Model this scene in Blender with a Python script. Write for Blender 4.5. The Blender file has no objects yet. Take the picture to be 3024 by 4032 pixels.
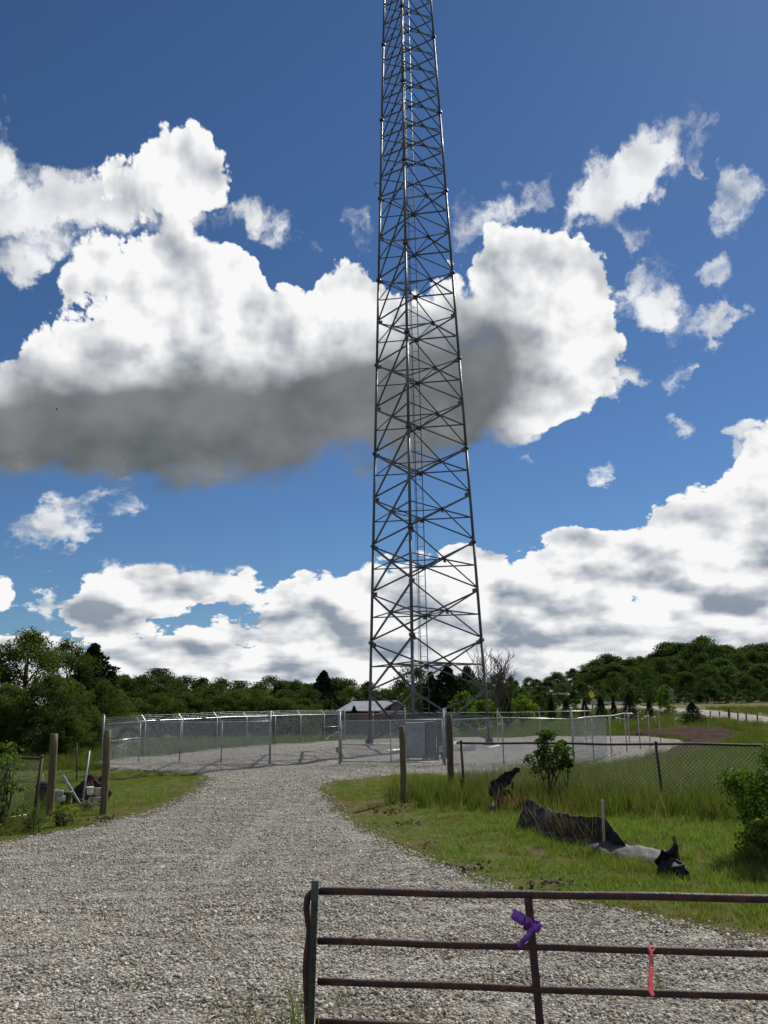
import bpy, bmesh, math, random
import numpy as np
from mathutils import Vector, Matrix, noise as mnoise
from mathutils.geometry import delaunay_2d_cdt
R = math.radians
rng = np.random.default_rng(7)
random.seed(7)
scene = bpy.context.scene
COL = scene.collection

# ---------------------------------------------------------------- camera
EYE = 2.1
PITCH, ROLL, FPX = R(12.62), 0.0161, 3316.0      # focal length in pixels of the 3024x4032 frame
cp, sp, cr, sr = math.cos(PITCH), math.sin(PITCH), math.cos(ROLL), math.sin(ROLL)
r0, u0, f0 = Vector((1, 0, 0)), Vector((0, -sp, cp)), Vector((0, cp, sp))
RX, UX = r0*cr - u0*sr, r0*sr + u0*cr
cam_d = bpy.data.cameras.new('camera')
cam_d.sensor_fit = 'VERTICAL'
cam_d.sensor_height = 36.0
cam_d.lens = 36.0*FPX/4032.0
cam_d.clip_start, cam_d.clip_end = 0.05, 5000
cam = bpy.data.objects.new('camera', cam_d)
COL.objects.link(cam)
m = Matrix((RX, UX, -f0)).transposed().to_4x4()
m.translation = (0, 0, EYE)
cam.matrix_world = m
scene.camera = cam

def ray(px, py):
    """direction of a photograph pixel (3024 x 4032)"""
    return (RX*((px-1512)/FPX) + UX*((2016-py)/FPX) + f0).normalized()

# ---------------------------------------------------------------- light and sky
SUN_AZ, SUN_EL = R(35), R(44)
scene.view_settings.view_transform = 'Standard'
scene.view_settings.look = 'None'
scene.view_settings.exposure = 0.2
scene.view_settings.gamma = 1
scene.view_settings.use_curve_mapping = False
scene.cycles.use_denoising = True
scene.cycles.max_bounces = 6
scene.cycles.transparent_max_bounces = 12
sun_d = bpy.data.lights.new('sun', 'SUN')
sun_d.energy, sun_d.angle, sun_d.color = 4.6, R(0.53), (1, 0.94, 0.84)
sun = bpy.data.objects.new('sun', sun_d)
COL.objects.link(sun)
SUN = Vector((math.sin(SUN_AZ)*math.cos(SUN_EL), math.cos(SUN_AZ)*math.cos(SUN_EL), math.sin(SUN_EL)))
sun.rotation_euler = SUN.to_track_quat('Z', 'Y').to_euler()
sun.location = (20, 30, 60)

world = bpy.data.worlds.new('World')
scene.world = world
world.use_nodes = True

class NT:
    """small helper to write node expressions"""
    def __init__(s, tree):
        s.t = tree
        s.n = tree.nodes
        s.l = tree.links
    def node(s, kind, props=None, ins=None):
        nd = s.n.new(kind)
        for k, v in (props or {}).items():
            setattr(nd, k, v)
        for k, v in (ins or {}).items():
            s.put(nd.inputs[k], v)
        return nd
    def put(s, sock, v):
        if hasattr(v, 'links') or isinstance(v, bpy.types.NodeSocket):
            s.l.new(v, sock)
        else:
            sock.default_value = v
    def m(s, op, a, b=None, c=None, clamp=False):
        nd = s.n.new('ShaderNodeMath')
        nd.operation = op
        nd.use_clamp = clamp
        for i, v in enumerate((a, b, c)):
            if v is not None:
                s.put(nd.inputs[i], v)
        return nd.outputs[0]
    def ramp(s, v, lo, hi, a=0.0, b=1.0, smooth=True):
        nd = s.n.new('ShaderNodeMapRange')
        nd.interpolation_type = 'SMOOTHSTEP' if smooth else 'LINEAR'
        for i, x in enumerate((v, lo, hi, a, b)):
            s.put(nd.inputs[i], x)
        return nd.outputs[0]
    def xyz(s, x, y, z=0.0):
        nd = s.n.new('ShaderNodeCombineXYZ')
        for i, v in enumerate((x, y, z)):
            s.put(nd.inputs[i], v)
        return nd.outputs[0]
    def noise(s, vec, scale, detail=6, rough=.55, lac=2.0, dist=0.0, dims='3D'):
        nd = s.n.new('ShaderNodeTexNoise')
        nd.noise_dimensions = dims
        s.put(nd.inputs['Vector'], vec)
        for k, v in (('Scale', scale), ('Detail', detail), ('Roughness', rough), ('Lacunarity', lac), ('Distortion', dist)):
            nd.inputs[k].default_value = v
        return nd
    def mix(s, f, a, b, blend='MIX'):
        nd = s.n.new('ShaderNodeMix')
        nd.data_type = 'RGBA'
        nd.blend_type = blend
        s.put(nd.inputs['Factor'], f)
        s.put(nd.inputs[6], a)
        s.put(nd.inputs[7], b)
        return nd.outputs[2]

def azel(px, py):
    d = ray(px*3024/1659, py*3024/1659)
    return math.atan2(d.x, d.y), math.asin(d.z), d

W = NT(world.node_tree)
W.n.clear()
tc = W.node('ShaderNodeTexCoord')
sepd = W.node('ShaderNodeSeparateXYZ', ins={0: tc.outputs['Generated']})
AZ = W.m('ARCTAN2', sepd.outputs[0], sepd.outputs[1])
EL = W.m('ARCSINE', sepd.outputs[2])
P0 = W.xyz(AZ, EL, 0.0)
# a little domain warp so that no outline stays an ellipse
wn = W.noise(P0, 7.0, 3, .5)
wv = W.node('ShaderNodeVectorMath', {'operation': 'SUBTRACT'}, {0: wn.outputs['Color'], 1: (.5, .5, .5)}).outputs[0]
P = W.node('ShaderNodeVectorMath', {'operation': 'MULTIPLY_ADD'}, {0: wv, 1: (.07, .07, 0), 2: P0}).outputs[0]

# clouds standing in the sky: centre x, y, radius x, y, tilt, thickness
CUMULUS = [
 (385, 365, 140, 110, -10, .85), (270, 410, 130, 75, 0, .45),
 (110, 915, 280, 145, 0, 1.1), (330, 895, 345, 200, 0, 1.1), (620, 845, 345, 215, -4, 1.1), (300, 640, 165, 170, 0, .9),
 (430, 620, 130, 130, 0, .8), (528, 600, 45, 75, 0, .7), (630, 690, 110, 90, 0, .7), (752, 650, 75, 95, 0, .8),
 (170, 770, 130, 80, 0, .7), (860, 850, 300, 190, 0, 1.0), (1120, 690, 210, 200, 0, 1.1), (1125, 580, 100, 105, 0, .8),
 (1240, 640, 80, 120, 0, .8), (1215, 790, 125, 100, 0, .8), (1020, 850, 190, 105, 0, .8),
 # far bank, left
 (250, 1290, 140, 85, 0, .9), (370, 1262, 95, 62, 0, .8), (490, 1258, 85, 36, 0, .7), (590, 1320, 120, 55, 0, .8),
 (670, 1288, 60, 55, 0, .8), (760, 1330, 90, 65, 0, .8), (300, 1400, 330, 85, 0, .55), (700, 1420, 330, 80, 0, .6),
 (30, 1400, 150, 75, 0, .7), (200, 1500, 600, 100, 0, 1.1), (1100, 1500, 800, 100, 0, 1.1), (-10, 1260, 40, 50, 0, .6),
 # far bank, right
 (900, 1300, 150, 110, 0, .9), (1005, 1235, 55, 70, 0, .7), (1150, 1280, 130, 110, 0, .9), (1235, 1195, 65, 65, 0, .8),
 (1300, 1200, 100, 70, 0, .8), (1430, 1190, 160, 85, 0, .9), (1590, 1150, 150, 130, 0, 1.0), (1660, 1030, 75, 110, 0, .9),
 (1080, 1390, 300, 100, 0, .6), (1400, 1340, 300, 120, 0, .5), (1650, 1300, 230, 140, 0, .7)]
WISPS = [
 (270, 430, 190, 100, 0, .9), (110, 440, 190, 90, 0, .9), (50, 500, 140, 90, 0, .8),
 (-5, 330, 55, 90, 0, 1.0), (430, 480, 60, 90, 0, .7), (548, 450, 55, 55, 0, .75), (40, 590, 60, 50, 0, .6),
 (1420, 295, 120, 70, -28, 1.3), (1320, 390, 130, 75, -45, 1.2), (1235, 480, 95, 60, -45, 1.0), (1520, 300, 60, 38, -28, .7),
 (1595, 425, 85, 70, 10, 1.0), (1130, 435, 95, 45, -18, .8), (1005, 490, 75, 60, -20, .7), (1370, 490, 70, 35, 0, .5),
 (1375, 640, 70, 90, 20, .9), (1430, 690, 60, 50, 0, .6), (1530, 580, 65, 45, -20, .7), (1545, 690, 50, 55, -40, .7), (1490, 730, 60, 28, 0, .5),
 (1450, 818, 50, 32, -25, .7), (1475, 940, 40, 40, 0, .7), (1310, 1000, 48, 26, -12, .75), (1610, 970, 42, 36, -20, .7),
 (1530, 1075, 60, 36, -25, .6), (1035, 1050, 40, 30, 0, .5), (1130, 965, 22, 24, 0, .5),
 (250, 1085, 130, 48, -12, 1.0), (110, 1145, 110, 50, -18, 1.0), (620, 500, 32, 50, 0, .55), (675, 516, 30, 26, 0, .55),
 (80, 1290, 32, 34, 0, .7), (1300, 830, 75, 35, -20, .8), (790, 510, 50, 50, 0, .5)]

BODY = [(40, 1010, 400, 230, 0, .9), (330, 1005, 380, 230, -2, .9), (640, 985, 390, 240, -6, .9), (920, 900, 300, 250, -10, .75), (1065, 740, 170, 150, -20, .42),
        (230, 730, 150, 70, -20, .16), (390, 800, 60, 40, 0, .10), (500, 690, 110, 60, -30, .10)]

BASES = [(225, 1340, 110, 45, 0, .9), (185, 1295, 75, 42, 0, .5), (380, 1330, 80, 30, 0, .4), (560, 1345, 90, 26, -3, .9), (690, 1325, 60, 30, 0, .4), (765, 1365, 70, 34, 0, .8), (840, 1395, 100, 30, 0, .8),
         (450, 1405, 130, 28, 0, .6), (620, 1425, 130, 24, 0, .6), (900, 1290, 80, 36, 0, .5), (1150, 1315, 110, 46, 0, .55), (1210, 1370, 140, 40, 0, .7), (1330, 1245, 110, 32, 0, .45),
         (1600, 1288, 130, 30, 0, 1.2), (1480, 1375, 110, 36, 0, .6), (1650, 1190, 80, 60, 0, .6), (1000, 1350, 120, 40, 0, .5)]

def field(vec, blobs):
    acc = None
    for (x, y, rx, ry, rot, s) in blobs:
        a, e, d = azel(x, y)
        a2 = azel(x+8, y)
        b2 = azel(x, y-8)
        kx = math.hypot(a2[0]-a, a2[1]-e)/8
        ky = math.hypot(b2[0]-a, b2[1]-e)/8
        mp = W.node('ShaderNodeMapping', {'vector_type': 'TEXTURE'}, {'Vector': vec, 'Location': (a, e, 0), 'Rotation': (0, 0, R(-rot)), 'Scale': (rx*kx*1.25, ry*ky*1.25, 1)})
        g = W.node('ShaderNodeTexGradient', {'gradient_type': 'SPHERICAL'}, {0: mp.outputs[0]})
        acc = W.m('MULTIPLY', g.outputs[1], s) if acc is None else W.m('MULTIPLY_ADD', g.outputs[1], s, acc)
    return acc

# outside the frame the same kind of sky goes on: scattered clouds by noise alone
PN = W.xyz(W.m('MULTIPLY', AZ, 1.15), W.m('MULTIPLY', W.m('POWER', W.m('ADD', W.m('MAXIMUM', EL, 0.0), .02), .6), 1.6), 0.0)
gen = W.noise(PN, 2.6, 2, .5).outputs['Fac']
inside = W.m('MULTIPLY', W.ramp(W.m('ABSOLUTE', AZ), .46, .62, 1, 0), W.ramp(EL, .82, .95, 1, 0))
gen = W.m('MULTIPLY', W.ramp(gen, .46, .75, 0, 1.3, False), W.m('SUBTRACT', 1.0, inside))
gen = W.m('MULTIPLY', gen, W.ramp(EL, -.05, .02))

def offs(vec, k):
    return W.node('ShaderNodeVectorMath', {'operation': 'ADD'}, {0: vec, 1: (.55*k, .83*k, 0)}).outputs[0]

F0 = W.m('ADD', field(P, CUMULUS), gen)
N0 = W.noise(PN, 9.0, 6, .53, 2.1, dims='2D').outputs['Fac']
S0 = W.noise(PN, 11.0, 3.2, .45, 2.1, dims='2D').outputs['Fac']
S1 = W.noise(offs(PN, .036), 11.0, 3.2, .45, 2.1, dims='2D').outputs['Fac']
VV = W.node('ShaderNodeVectorMath', {'operation': 'MULTIPLY_ADD'}, {0: wv, 1: (.05, .05, 0), 2: PN}).outputs[0]
def billow(vec):
    return W.node('ShaderNodeTexVoronoi', {'feature': 'F1', 'voronoi_dimensions': '2D', 'normalize': True},
                  {'Vector': vec, 'Scale': 24.0, 'Detail': 2.8, 'Roughness': .62, 'Lacunarity': 2.2}).outputs['Distance']
V0 = billow(VV)
V1 = billow(offs(VV, .011))
F2 = field(P, BODY)
FB = field(P, BASES)
edge = W.m('MULTIPLY_ADD', W.m('SUBTRACT', N0, .5), 1.5, W.m('MULTIPLY', W.m('SUBTRACT', .3, V0), .8))
D0 = W.m('MULTIPLY_ADD', edge, W.ramp(F0, .02, .3), W.m('SUBTRACT', F0, .26))
body = W.ramp(F2, .05, .72)
a_c = W.ramp(D0, 0.0, W.m('MULTIPLY_ADD', body, .62, .10))
# light: how much cloud lies towards the sun
rel = W.m('SUBTRACT', S0, S1)
low = W.ramp(EL, .12, .30)                         # the far bank shows stronger relief than the near cloud
rim = W.ramp(D0, .02, .45, 1, 0)
lit = W.m('MULTIPLY_ADD', rel, W.m('MULTIPLY', W.m('MULTIPLY_ADD', body, -.85, 1.0), W.m('MULTIPLY_ADD', low, -.6, 2.5)), .85)
lit = W.m('MULTIPLY_ADD', body, -.80, lit)
lit = W.m('MULTIPLY_ADD', W.m('MULTIPLY', W.ramp(FB, .0, .75), W.m('MULTIPLY_ADD', N0, .9, .2)), -1.05, lit)
lit = W.m('MULTIPLY_ADD', W.m('SUBTRACT', V1, V0), W.m('MULTIPLY', W.m('MULTIPLY_ADD', body, -.9, 1.0), W.m('MULTIPLY_ADD', rim, .5, .34)), lit)
lit = W.m('MULTIPLY_ADD', W.m('SUBTRACT', .26, V0), W.m('MULTIPLY_ADD', rim, .22, .06), lit)
lit = W.m('MULTIPLY_ADD', rim, W.m('MULTIPLY_ADD', body, -.2, .2), lit)
lit = W.m('MULTIPLY_ADD', W.m('SUBTRACT', N0, .5), W.m('MULTIPLY_ADD', body, -.40, .55), lit)
lit = W.m('MINIMUM', W.m('MAXIMUM', lit, W.m('MULTIPLY_ADD', S0, .24, -.03)), 1.0)

wq = W.noise(PN, 22.0, 4, .6, 2.1, dims='2D')
wq = W.node('ShaderNodeVectorMath', {'operation': 'SUBTRACT'}, {0: wq.outputs['Color'], 1: (.5, .5, .5)}).outputs[0]
PW = W.node('ShaderNodeVectorMath', {'operation': 'MULTIPLY_ADD'}, {0: wq, 1: (.07, .07, 0), 2: P}).outputs[0]
PWN = W.node('ShaderNodeVectorMath', {'operation': 'MULTIPLY_ADD'}, {0: wq, 1: (.05, .05, 0), 2: PN}).outputs[0]
WN = W.noise(PWN, 12.0, 6, .52, 2.15, dims='2D').outputs['Fac']
FW = field(PW, WISPS)
DW = W.m('SUBTRACT', W.m('MULTIPLY_ADD', W.m('SUBTRACT', WN, .5), W.m('MULTIPLY', W.ramp(FW, .0, .35), 2.4), FW), .30)
a_w = W.m('MULTIPLY', W.ramp(DW, -.10, .78), .96)
litw = W.m('MULTIPLY_ADD', rel, 1.2, .88)
litw = W.m('MULTIPLY_ADD', W.m('SUBTRACT', WN, .5), .4, litw)
litw = W.m('MINIMUM', W.m('MULTIPLY_ADD', W.ramp(DW, .3, 1.0), -.08, litw), 1.0)

dark = W.mix(body, (.23, .28, .36, 1), (.10, .115, .125, 1))
c_c = W.mix(lit, dark, (1.0, 1.0, 1.0, 1))
c_w = W.mix(litw, (.2, .23, .28, 1), (.97, .985, 1.0, 1))
a_all = W.m('SUBTRACT', 1.0, W.m('MULTIPLY', W.m('SUBTRACT', 1.0, a_c), W.m('SUBTRACT', 1.0, a_w)))
col = W.mix(W.m('DIVIDE', a_c, W.m('MAXIMUM', a_all, .0001)), c_w, c_c)
sky = W.node('ShaderNodeTexSky', {'sky_type': 'NISHITA', 'sun_disc': False, 'sun_elevation': SUN_EL, 'sun_rotation': SUN_AZ,
             'altitude': 200, 'air_density': 1.0, 'dust_density': .1, 'ozone_density': 4.0})
skyc = W.mix(1.0, sky.outputs[0], (.66, .87, 1.09, 1), 'MULTIPLY')
bg_s = W.node('ShaderNodeBackground', ins={0: skyc, 1: .053})
bg_c = W.node('ShaderNodeBackground', ins={0: col, 1: .82})
mx = W.node('ShaderNodeMixShader', ins={0: a_all, 1: bg_s.outputs[0], 2: bg_c.outputs[0]})
world.cycles.sampling_method = 'MANUAL'
world.cycles.sample_map_resolution = 256
wo = W.node('ShaderNodeOutputWorld', ins={0: mx.outputs[0]})

# ---------------------------------------------------------------- helpers
def sstep(a, b, v):
    t = np.clip((v-a)/(b-a), 0, 1)
    return t*t*(3-2*t)

def zg(x, y):
    """height of the ground"""
    x, y = np.asarray(x, float), np.asarray(y, float)
    q = x/np.maximum(y, 5.0)
    z = -.6*sstep(13, 40, y)
    wr = sstep(.05, .22, q)
    z = z - 1.9*sstep(58, 105, y)*(1-wr) + 1.25*sstep(50, 100, y)*wr
    z = z + wr*3.2*sstep(115, 260, y) + 5*sstep(150, 320, y)*(1-wr)
    und = .035*np.sin(x*.9+1.3)*np.sin(y*.7+.4) + .03*np.sin(x*.37-y*.53) + .02*np.sin(x*1.7+y*1.1)
    return z + und*sstep(6, 12, y)

K = 3024/1659
def gp(px, py, dz=0.0):
    """ground point seen at a photograph pixel"""
    d = ray(px, py)
    y = 20.0
    for _ in range(60):
        z = float(zg(d.x/d.y*y, y))
        y2 = (z+dz-EYE)/d.z*d.y if d.z < -1e-4 else 200.0
        y2 = min(max(y2, 1.0), 400.0)
        y = .5*y + .5*y2
    x = d.x/d.y*y
    return Vector((x, y, float(zg(x, y))+dz))
def gq(x, y, dz=0.0):
    return gp(x*K, y*K, dz)
def at(px, py, Y):
    d = ray(px, py)
    return Vector((d.x/d.y*Y, Y, EYE+d.z/d.y*Y))
def onground(v, dz=0.0):
    return Vector((v.x, v.y, float(zg(v.x, v.y))+dz))

def link(o, parent=None):
    COL.objects.link(o)
    if parent is not None:
        o.parent = parent
        o.matrix_parent_inverse = Matrix.Translation(-Vector(parent.location))
    return o
def tag(o, label, cat, group=None):
    o['label'] = label
    o['category'] = cat
    if group:
        o['group'] = group
    return o
def thing(name, label, cat, loc=(0, 0, 0), group=None):
    o = bpy.data.objects.new(name, None)
    o.empty_display_size = .2
    o.location = loc
    COL.objects.link(o)
    return tag(o, label, cat, group)
def mobj(name, me, parent=None):
    return link(bpy.data.objects.new(name, me), parent)
def build(name, bm, mat, parent=None, smooth=False):
    me = bpy.data.meshes.new(name)
    bm.normal_update()
    bm.to_mesh(me)
    bm.free()
    me.materials.append(mat)
    if smooth:
        me.polygons.foreach_set('use_smooth', [True]*len(me.polygons))
    return mobj(name, me, parent)
def pydata(name, v, f, mat, parent=None, smooth=False):
    me = bpy.data.meshes.new(name)
    me.from_pydata([tuple(p) for p in v], [], f)
    me.materials.append(mat)
    if smooth:
        me.polygons.foreach_set('use_smooth', [True]*len(me.polygons))
    return mobj(name, me, parent)
def quads_mesh(name, verts, mat, nv=4, attr=None):
    """mesh of loose faces with nv corners each from an (n, nv, 3) array"""
    n = len(verts)
    me = bpy.data.meshes.new(name)
    me.vertices.add(n*nv)
    me.vertices.foreach_set('co', np.ascontiguousarray(verts, dtype=np.float32).ravel())
    me.loops.add(n*nv)
    me.loops.foreach_set('vertex_index', np.arange(n*nv, dtype=np.int32))
    me.polygons.add(n)
    me.polygons.foreach_set('loop_start', np.arange(0, n*nv, nv, dtype=np.int32))
    me.polygons.foreach_set('loop_total', np.full(n, nv, dtype=np.int32))
    if attr is not None:
        a = me.attributes.new('tone', 'FLOAT', 'FACE')
        a.data.foreach_set('value', attr.astype(np.float32))
    me.update(calc_edges=True)
    me.materials.append(mat)
    return me

def frame(p0, p1, ref=None):
    a = (Vector(p1)-Vector(p0)).normalized()
    ref = Vector(ref) if ref is not None else (Vector((0, 0, 1)) if abs(a.z) < .9 else Vector((1, 0, 0)))
    b = (ref - a*a.dot(ref)).normalized()
    return a, b, a.cross(b)
def tube(bm, p0, p1, r, n=8, r1=None, cap=True):
    p0, p1 = Vector(p0), Vector(p1)
    a, b, c = frame(p0, p1)
    r1 = r if r1 is None else r1
    A = [bm.verts.new(p0+(b*math.cos(2*math.pi*i/n)+c*math.sin(2*math.pi*i/n))*r) for i in range(n)]
    B = [bm.verts.new(p1+(b*math.cos(2*math.pi*i/n)+c*math.sin(2*math.pi*i/n))*r1) for i in range(n)]
    for i in range(n):
        f = bm.faces.new((A[i], A[(i+1) % n], B[(i+1) % n], B[i]))
        f.smooth = n > 5
    if cap:
        bm.faces.new(A[::-1])
        bm.faces.new(B)
def path(bm, pts, rad, n=6, cap=True):
    """tube along a polyline; rad: number or list"""
    pts = [Vector(p) for p in pts]
    if not hasattr(rad, '__len__'):
        rad = [rad]*len(pts)
    rings = []
    b = None
    for i, p in enumerate(pts):
        a = (pts[min(i+1, len(pts)-1)]-pts[max(i-1, 0)]).normalized()
        if b is None:
            b = frame((0, 0, 0), a)[1]
        b = (b-a*a.dot(b)).normalized()
        c = a.cross(b)
        rings.append([bm.verts.new(p+(b*math.cos(2*math.pi*k/n)+c*math.sin(2*math.pi*k/n))*rad[i]) for k in range(n)])
    for A, B in zip(rings, rings[1:]):
        for k in range(n):
            f = bm.faces.new((A[k], A[(k+1) % n], B[(k+1) % n], B[k]))
            f.smooth = True
    if cap:
        bm.faces.new(rings[0][::-1])
        bm.faces.new(rings[-1])
def prism(bm, p0, p1, prof, ref=None):
    """extrude a closed 2-D profile along p0-p1; profile x along ref, y across"""
    p0, p1 = Vector(p0), Vector(p1)
    a, b, c = frame(p0, p1, ref)
    A = [bm.verts.new(p0+b*u+c*v) for u, v in prof]
    B = [bm.verts.new(p1+b*u+c*v) for u, v in prof]
    n = len(prof)
    for i in range(n):
        bm.faces.new((A[i], A[(i+1) % n], B[(i+1) % n], B[i]))
    bm.faces.new(A[::-1])
    bm.faces.new(B)
def bar(bm, p0, p1, w, h, ref=None):
    prism(bm, p0, p1, [(-h/2, -w/2), (h/2, -w/2), (h/2, w/2), (-h/2, w/2)], ref)
def angle(bm, p0, p1, a, t, ref=None):
    prism(bm, p0, p1, [(0, 0), (a, 0), (a, t), (t, t), (t, a), (0, a)], ref)
def box(bm, c, s, rz=0.0, bev=0.0):
    g = bmesh.ops.create_cube(bm, size=1.0)
    M = Matrix.Translation(c) @ Matrix.Rotation(rz, 4, 'Z') @ Matrix.Diagonal((s[0], s[1], s[2], 1))
    bmesh.ops.transform(bm, matrix=M, verts=g['verts'])
    if bev:
        es = list({e for v in g['verts'] for e in v.link_edges})
        bmesh.ops.bevel(bm, geom=es, offset=bev, segments=2, affect='EDGES', profile=.5)
def B():
    return bmesh.new()

# ---------------------------------------------------------------- materials
def mat(name, c1, c2=None, rough=.6, metal=0.0, scale=5.0, detail=5, bump=0.0, bscale=None, stretch=(1, 1, 1), lo=.35, hi=.65, coord='Object', spec=.5):
    m = bpy.data.materials.new(name)
    m.use_nodes = True
    t = NT(m.node_tree)
    p = t.n['Principled BSDF']
    c1 = tuple(c1)+(1,)
    c2 = (tuple(c2)+(1,)) if c2 else tuple(min(1, x*1.35) for x in c1[:3])+(1,)
    tcn = t.node('ShaderNodeTexCoord')
    v = t.node('ShaderNodeVectorMath', {'operation': 'MULTIPLY'}, {0: tcn.outputs[coord], 1: stretch}).outputs[0]
    n = t.noise(v, scale, detail, .6)
    col = t.mix(t.ramp(n.outputs['Fac'], lo, hi), c1, c2)
    t.put(p.inputs['Base Color'], col)
    t.put(p.inputs['Roughness'], t.ramp(n.outputs['Fac'], .3, .7, max(.05, rough-.1), min(1, rough+.1)))
    p.inputs['Metallic'].default_value = metal
    p.inputs['Specular IOR Level'].default_value = spec
    if bump:
        nb = t.noise(v, bscale or scale*4, 4, .6)
        bn = t.node('ShaderNodeBump', ins={'Strength': bump, 'Distance': .02, 'Height': nb.outputs['Fac']})
        t.put(p.inputs['Normal'], bn.outputs[0])
    return m

def leafmat(name, cols, trans, tmix=.42, nscale=.35, gloss=.5):
    """leaves: diffuse + translucent, tone varied by face, by plant and by place"""
    m = bpy.data.materials.new(name)
    m.use_nodes = True
    t = NT(m.node_tree)
    t.n.clear()
    at_ = t.node('ShaderNodeAttribute', {'attribute_name': 'tone'})
    oi = t.node('ShaderNodeObjectInfo')
    geo = t.node('ShaderNodeNewGeometry')
    n = t.noise(geo.outputs['Position'], nscale, 3, .6)
    k = t.m('ADD', t.m('MULTIPLY', at_.outputs['Fac'], .5), t.m('MULTIPLY_ADD', oi.outputs['Random'], .5, t.m('MULTIPLY_ADD', n.outputs['Fac'], 1.0, -.52)))
    rp = t.n.new('ShaderNodeValToRGB')
    t.put(rp.inputs[0], k)
    e = rp.color_ramp.elements
    for i, c in enumerate(cols):
        pos = i/(len(cols)-1)
        el = e[i] if i < 2 else e.new(pos)
        el.position = pos
        el.color = tuple(c)+(1,)
    df = t.node('ShaderNodeBsdfDiffuse', ins={0: rp.outputs[0], 1: .6})
    tr = t.node('ShaderNodeBsdfTranslucent', ins={0: t.mix(1.0, rp.outputs[0], tuple(trans)+(1,), 'MULTIPLY')})
    mx = t.node('ShaderNodeMixShader', ins={0: tmix, 1: df.outputs[0], 2: tr.outputs[0]})
    gl = t.node('ShaderNodeBsdfGlossy', ins={0: (1, 1, 1, 1), 1: gloss})
    mx2 = t.node('ShaderNodeMixShader', ins={0: .010, 1: mx.outputs[0], 2: gl.outputs[0]})
    t.node('ShaderNodeOutputMaterial', ins={0: mx2.outputs[0]})
    return m

M = {}
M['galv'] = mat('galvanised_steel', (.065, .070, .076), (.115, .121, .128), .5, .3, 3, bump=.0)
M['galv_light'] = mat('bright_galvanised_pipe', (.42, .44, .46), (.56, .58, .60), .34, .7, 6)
M['fencepost'] = mat('dull_galvanised_fence_pipe', (.24, .25, .26), (.36, .37, .38), .45, .35, 4)
M['wire'] = mat('galvanised_wire', (.42, .44, .45), (.55, .57, .58), .45, .6, 8)
M['rust'] = mat('rusted_gate_paint', (.026, .010, .009), (.105, .036, .022), .65, .05, 16, 8, bump=.35, bscale=70, lo=.42, hi=.72)
M['rustdark'] = mat('dark_rusted_steel', (.030, .018, .014), (.07, .045, .035), .65, .3, 12, bump=.3, bscale=70)
M['tpost'] = mat('dark_green_post_paint', (.018, .024, .020), (.045, .05, .042), .6, .1, 12, bump=.2, bscale=60)
M['paleend'] = mat('pale_post_tip', (.35, .35, .34), (.5, .5, .48), .6, 0, 20)
M['wood'] = mat('treated_post_wood', (.062, .050, .024), (.135, .108, .056), .8, 0, 4, 8, bump=.5, bscale=14, stretch=(6, 6, .8))
M['wooddark'] = mat('weathered_post_wood', (.045, .032, .021), (.105, .075, .050), .85, 0, 4, 8, bump=.6, bscale=14, stretch=(6, 6, .8))
M['stake'] = mat('pale_wooden_stake', (.30, .25, .18), (.45, .39, .30), .8, 0, 5, 6, bump=.2, stretch=(5, 5, 1))
M['fabric'] = mat('black_silt_fabric', (.0035, .0038, .0042), (.011, .0115, .012), .62, 0, 6, 5, bump=.35, bscale=25, spec=.22)
M['fabricgrey'] = mat('dusty_grey_fabric', (.017, .0185, .021), (.043, .045, .049), .7, 0, 4, 6, bump=.3, bscale=25)
M['cab'] = mat('grey_cabinet_paint', (.15, .165, .165), (.21, .225, .22), .5, .1, 3)
M['cabdark'] = mat('dark_grey_cabinet_paint', (.045, .05, .052), (.075, .08, .083), .5, .1, 3)
M['white'] = mat('white_plastic', (.68, .68, .66), (.8, .8, .78), .5, 0, 4)
M['roofmetal'] = mat('pale_metal_roof', (.34, .355, .38), (.46, .475, .50), .45, .2, 1.5, stretch=(1, 1, 1))
M['barnred'] = mat('barn_red_siding', (.11, .018, .016), (.19, .036, .03), .75, 0, 2, stretch=(6, 6, .5))
M['barnwood'] = mat('bare_barn_boards', (.17, .14, .10), (.28, .24, .18), .85, 0, 4, stretch=(6, 6, .5))
M['trimwhite'] = mat('white_trim_paint', (.62, .62, .6), (.78, .78, .76), .6, 0, 4)
M['trunk'] = mat('tree_bark', (.030, .024, .018), (.085, .068, .052), .9, 0, 6, 6, bump=.7, bscale=20, stretch=(2, 2, .5))
M['deadwood'] = mat('grey_dead_bark', (.055, .048, .042), (.13, .118, .105), .9, 0, 6, 6, bump=.5, stretch=(2, 2, .5))
M['leaf'] = leafmat('leaves_of_broad_trees', [(.016, .027, .010), (.032, .052, .015), (.058, .084, .022)], (1.6, 1.75, .65), .46)
M['leafnear'] = leafmat('leaves_of_near_trees', [(.022, .036, .011), (.046, .070, .017), (.080, .112, .026)], (1.6, 1.75, .65), .48)
M['leafdark'] = leafmat('dark_cedar_needles', [(.010, .018, .008), (.016, .030, .012), (.026, .044, .016)], (.8, 1.0, .5), .2)
M['leafbright'] = leafmat('bright_young_leaves', [(.035, .062, .012), (.075, .115, .02), (.12, .16, .03)], (1.6, 1.8, .6), .5)
M['leafshrub'] = leafmat('leaves_of_shrubs', [(.022, .042, .010), (.045, .080, .015), (.08, .12, .025)], (1.5, 1.7, .6), .45)
M['grass'] = leafmat('short_lawn_grass', [(.12, .10, .034), (.125, .15, .036), (.112, .172, .042), (.138, .205, .056)], (1.35, 1.5, .75), .5, .55)
M['meadow'] = leafmat('tall_meadow_grass', [(.085, .072, .030), (.062, .078, .024), (.072, .100, .026), (.10, .13, .038)], (1.5, 1.6, .7), .45, .4)
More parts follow.
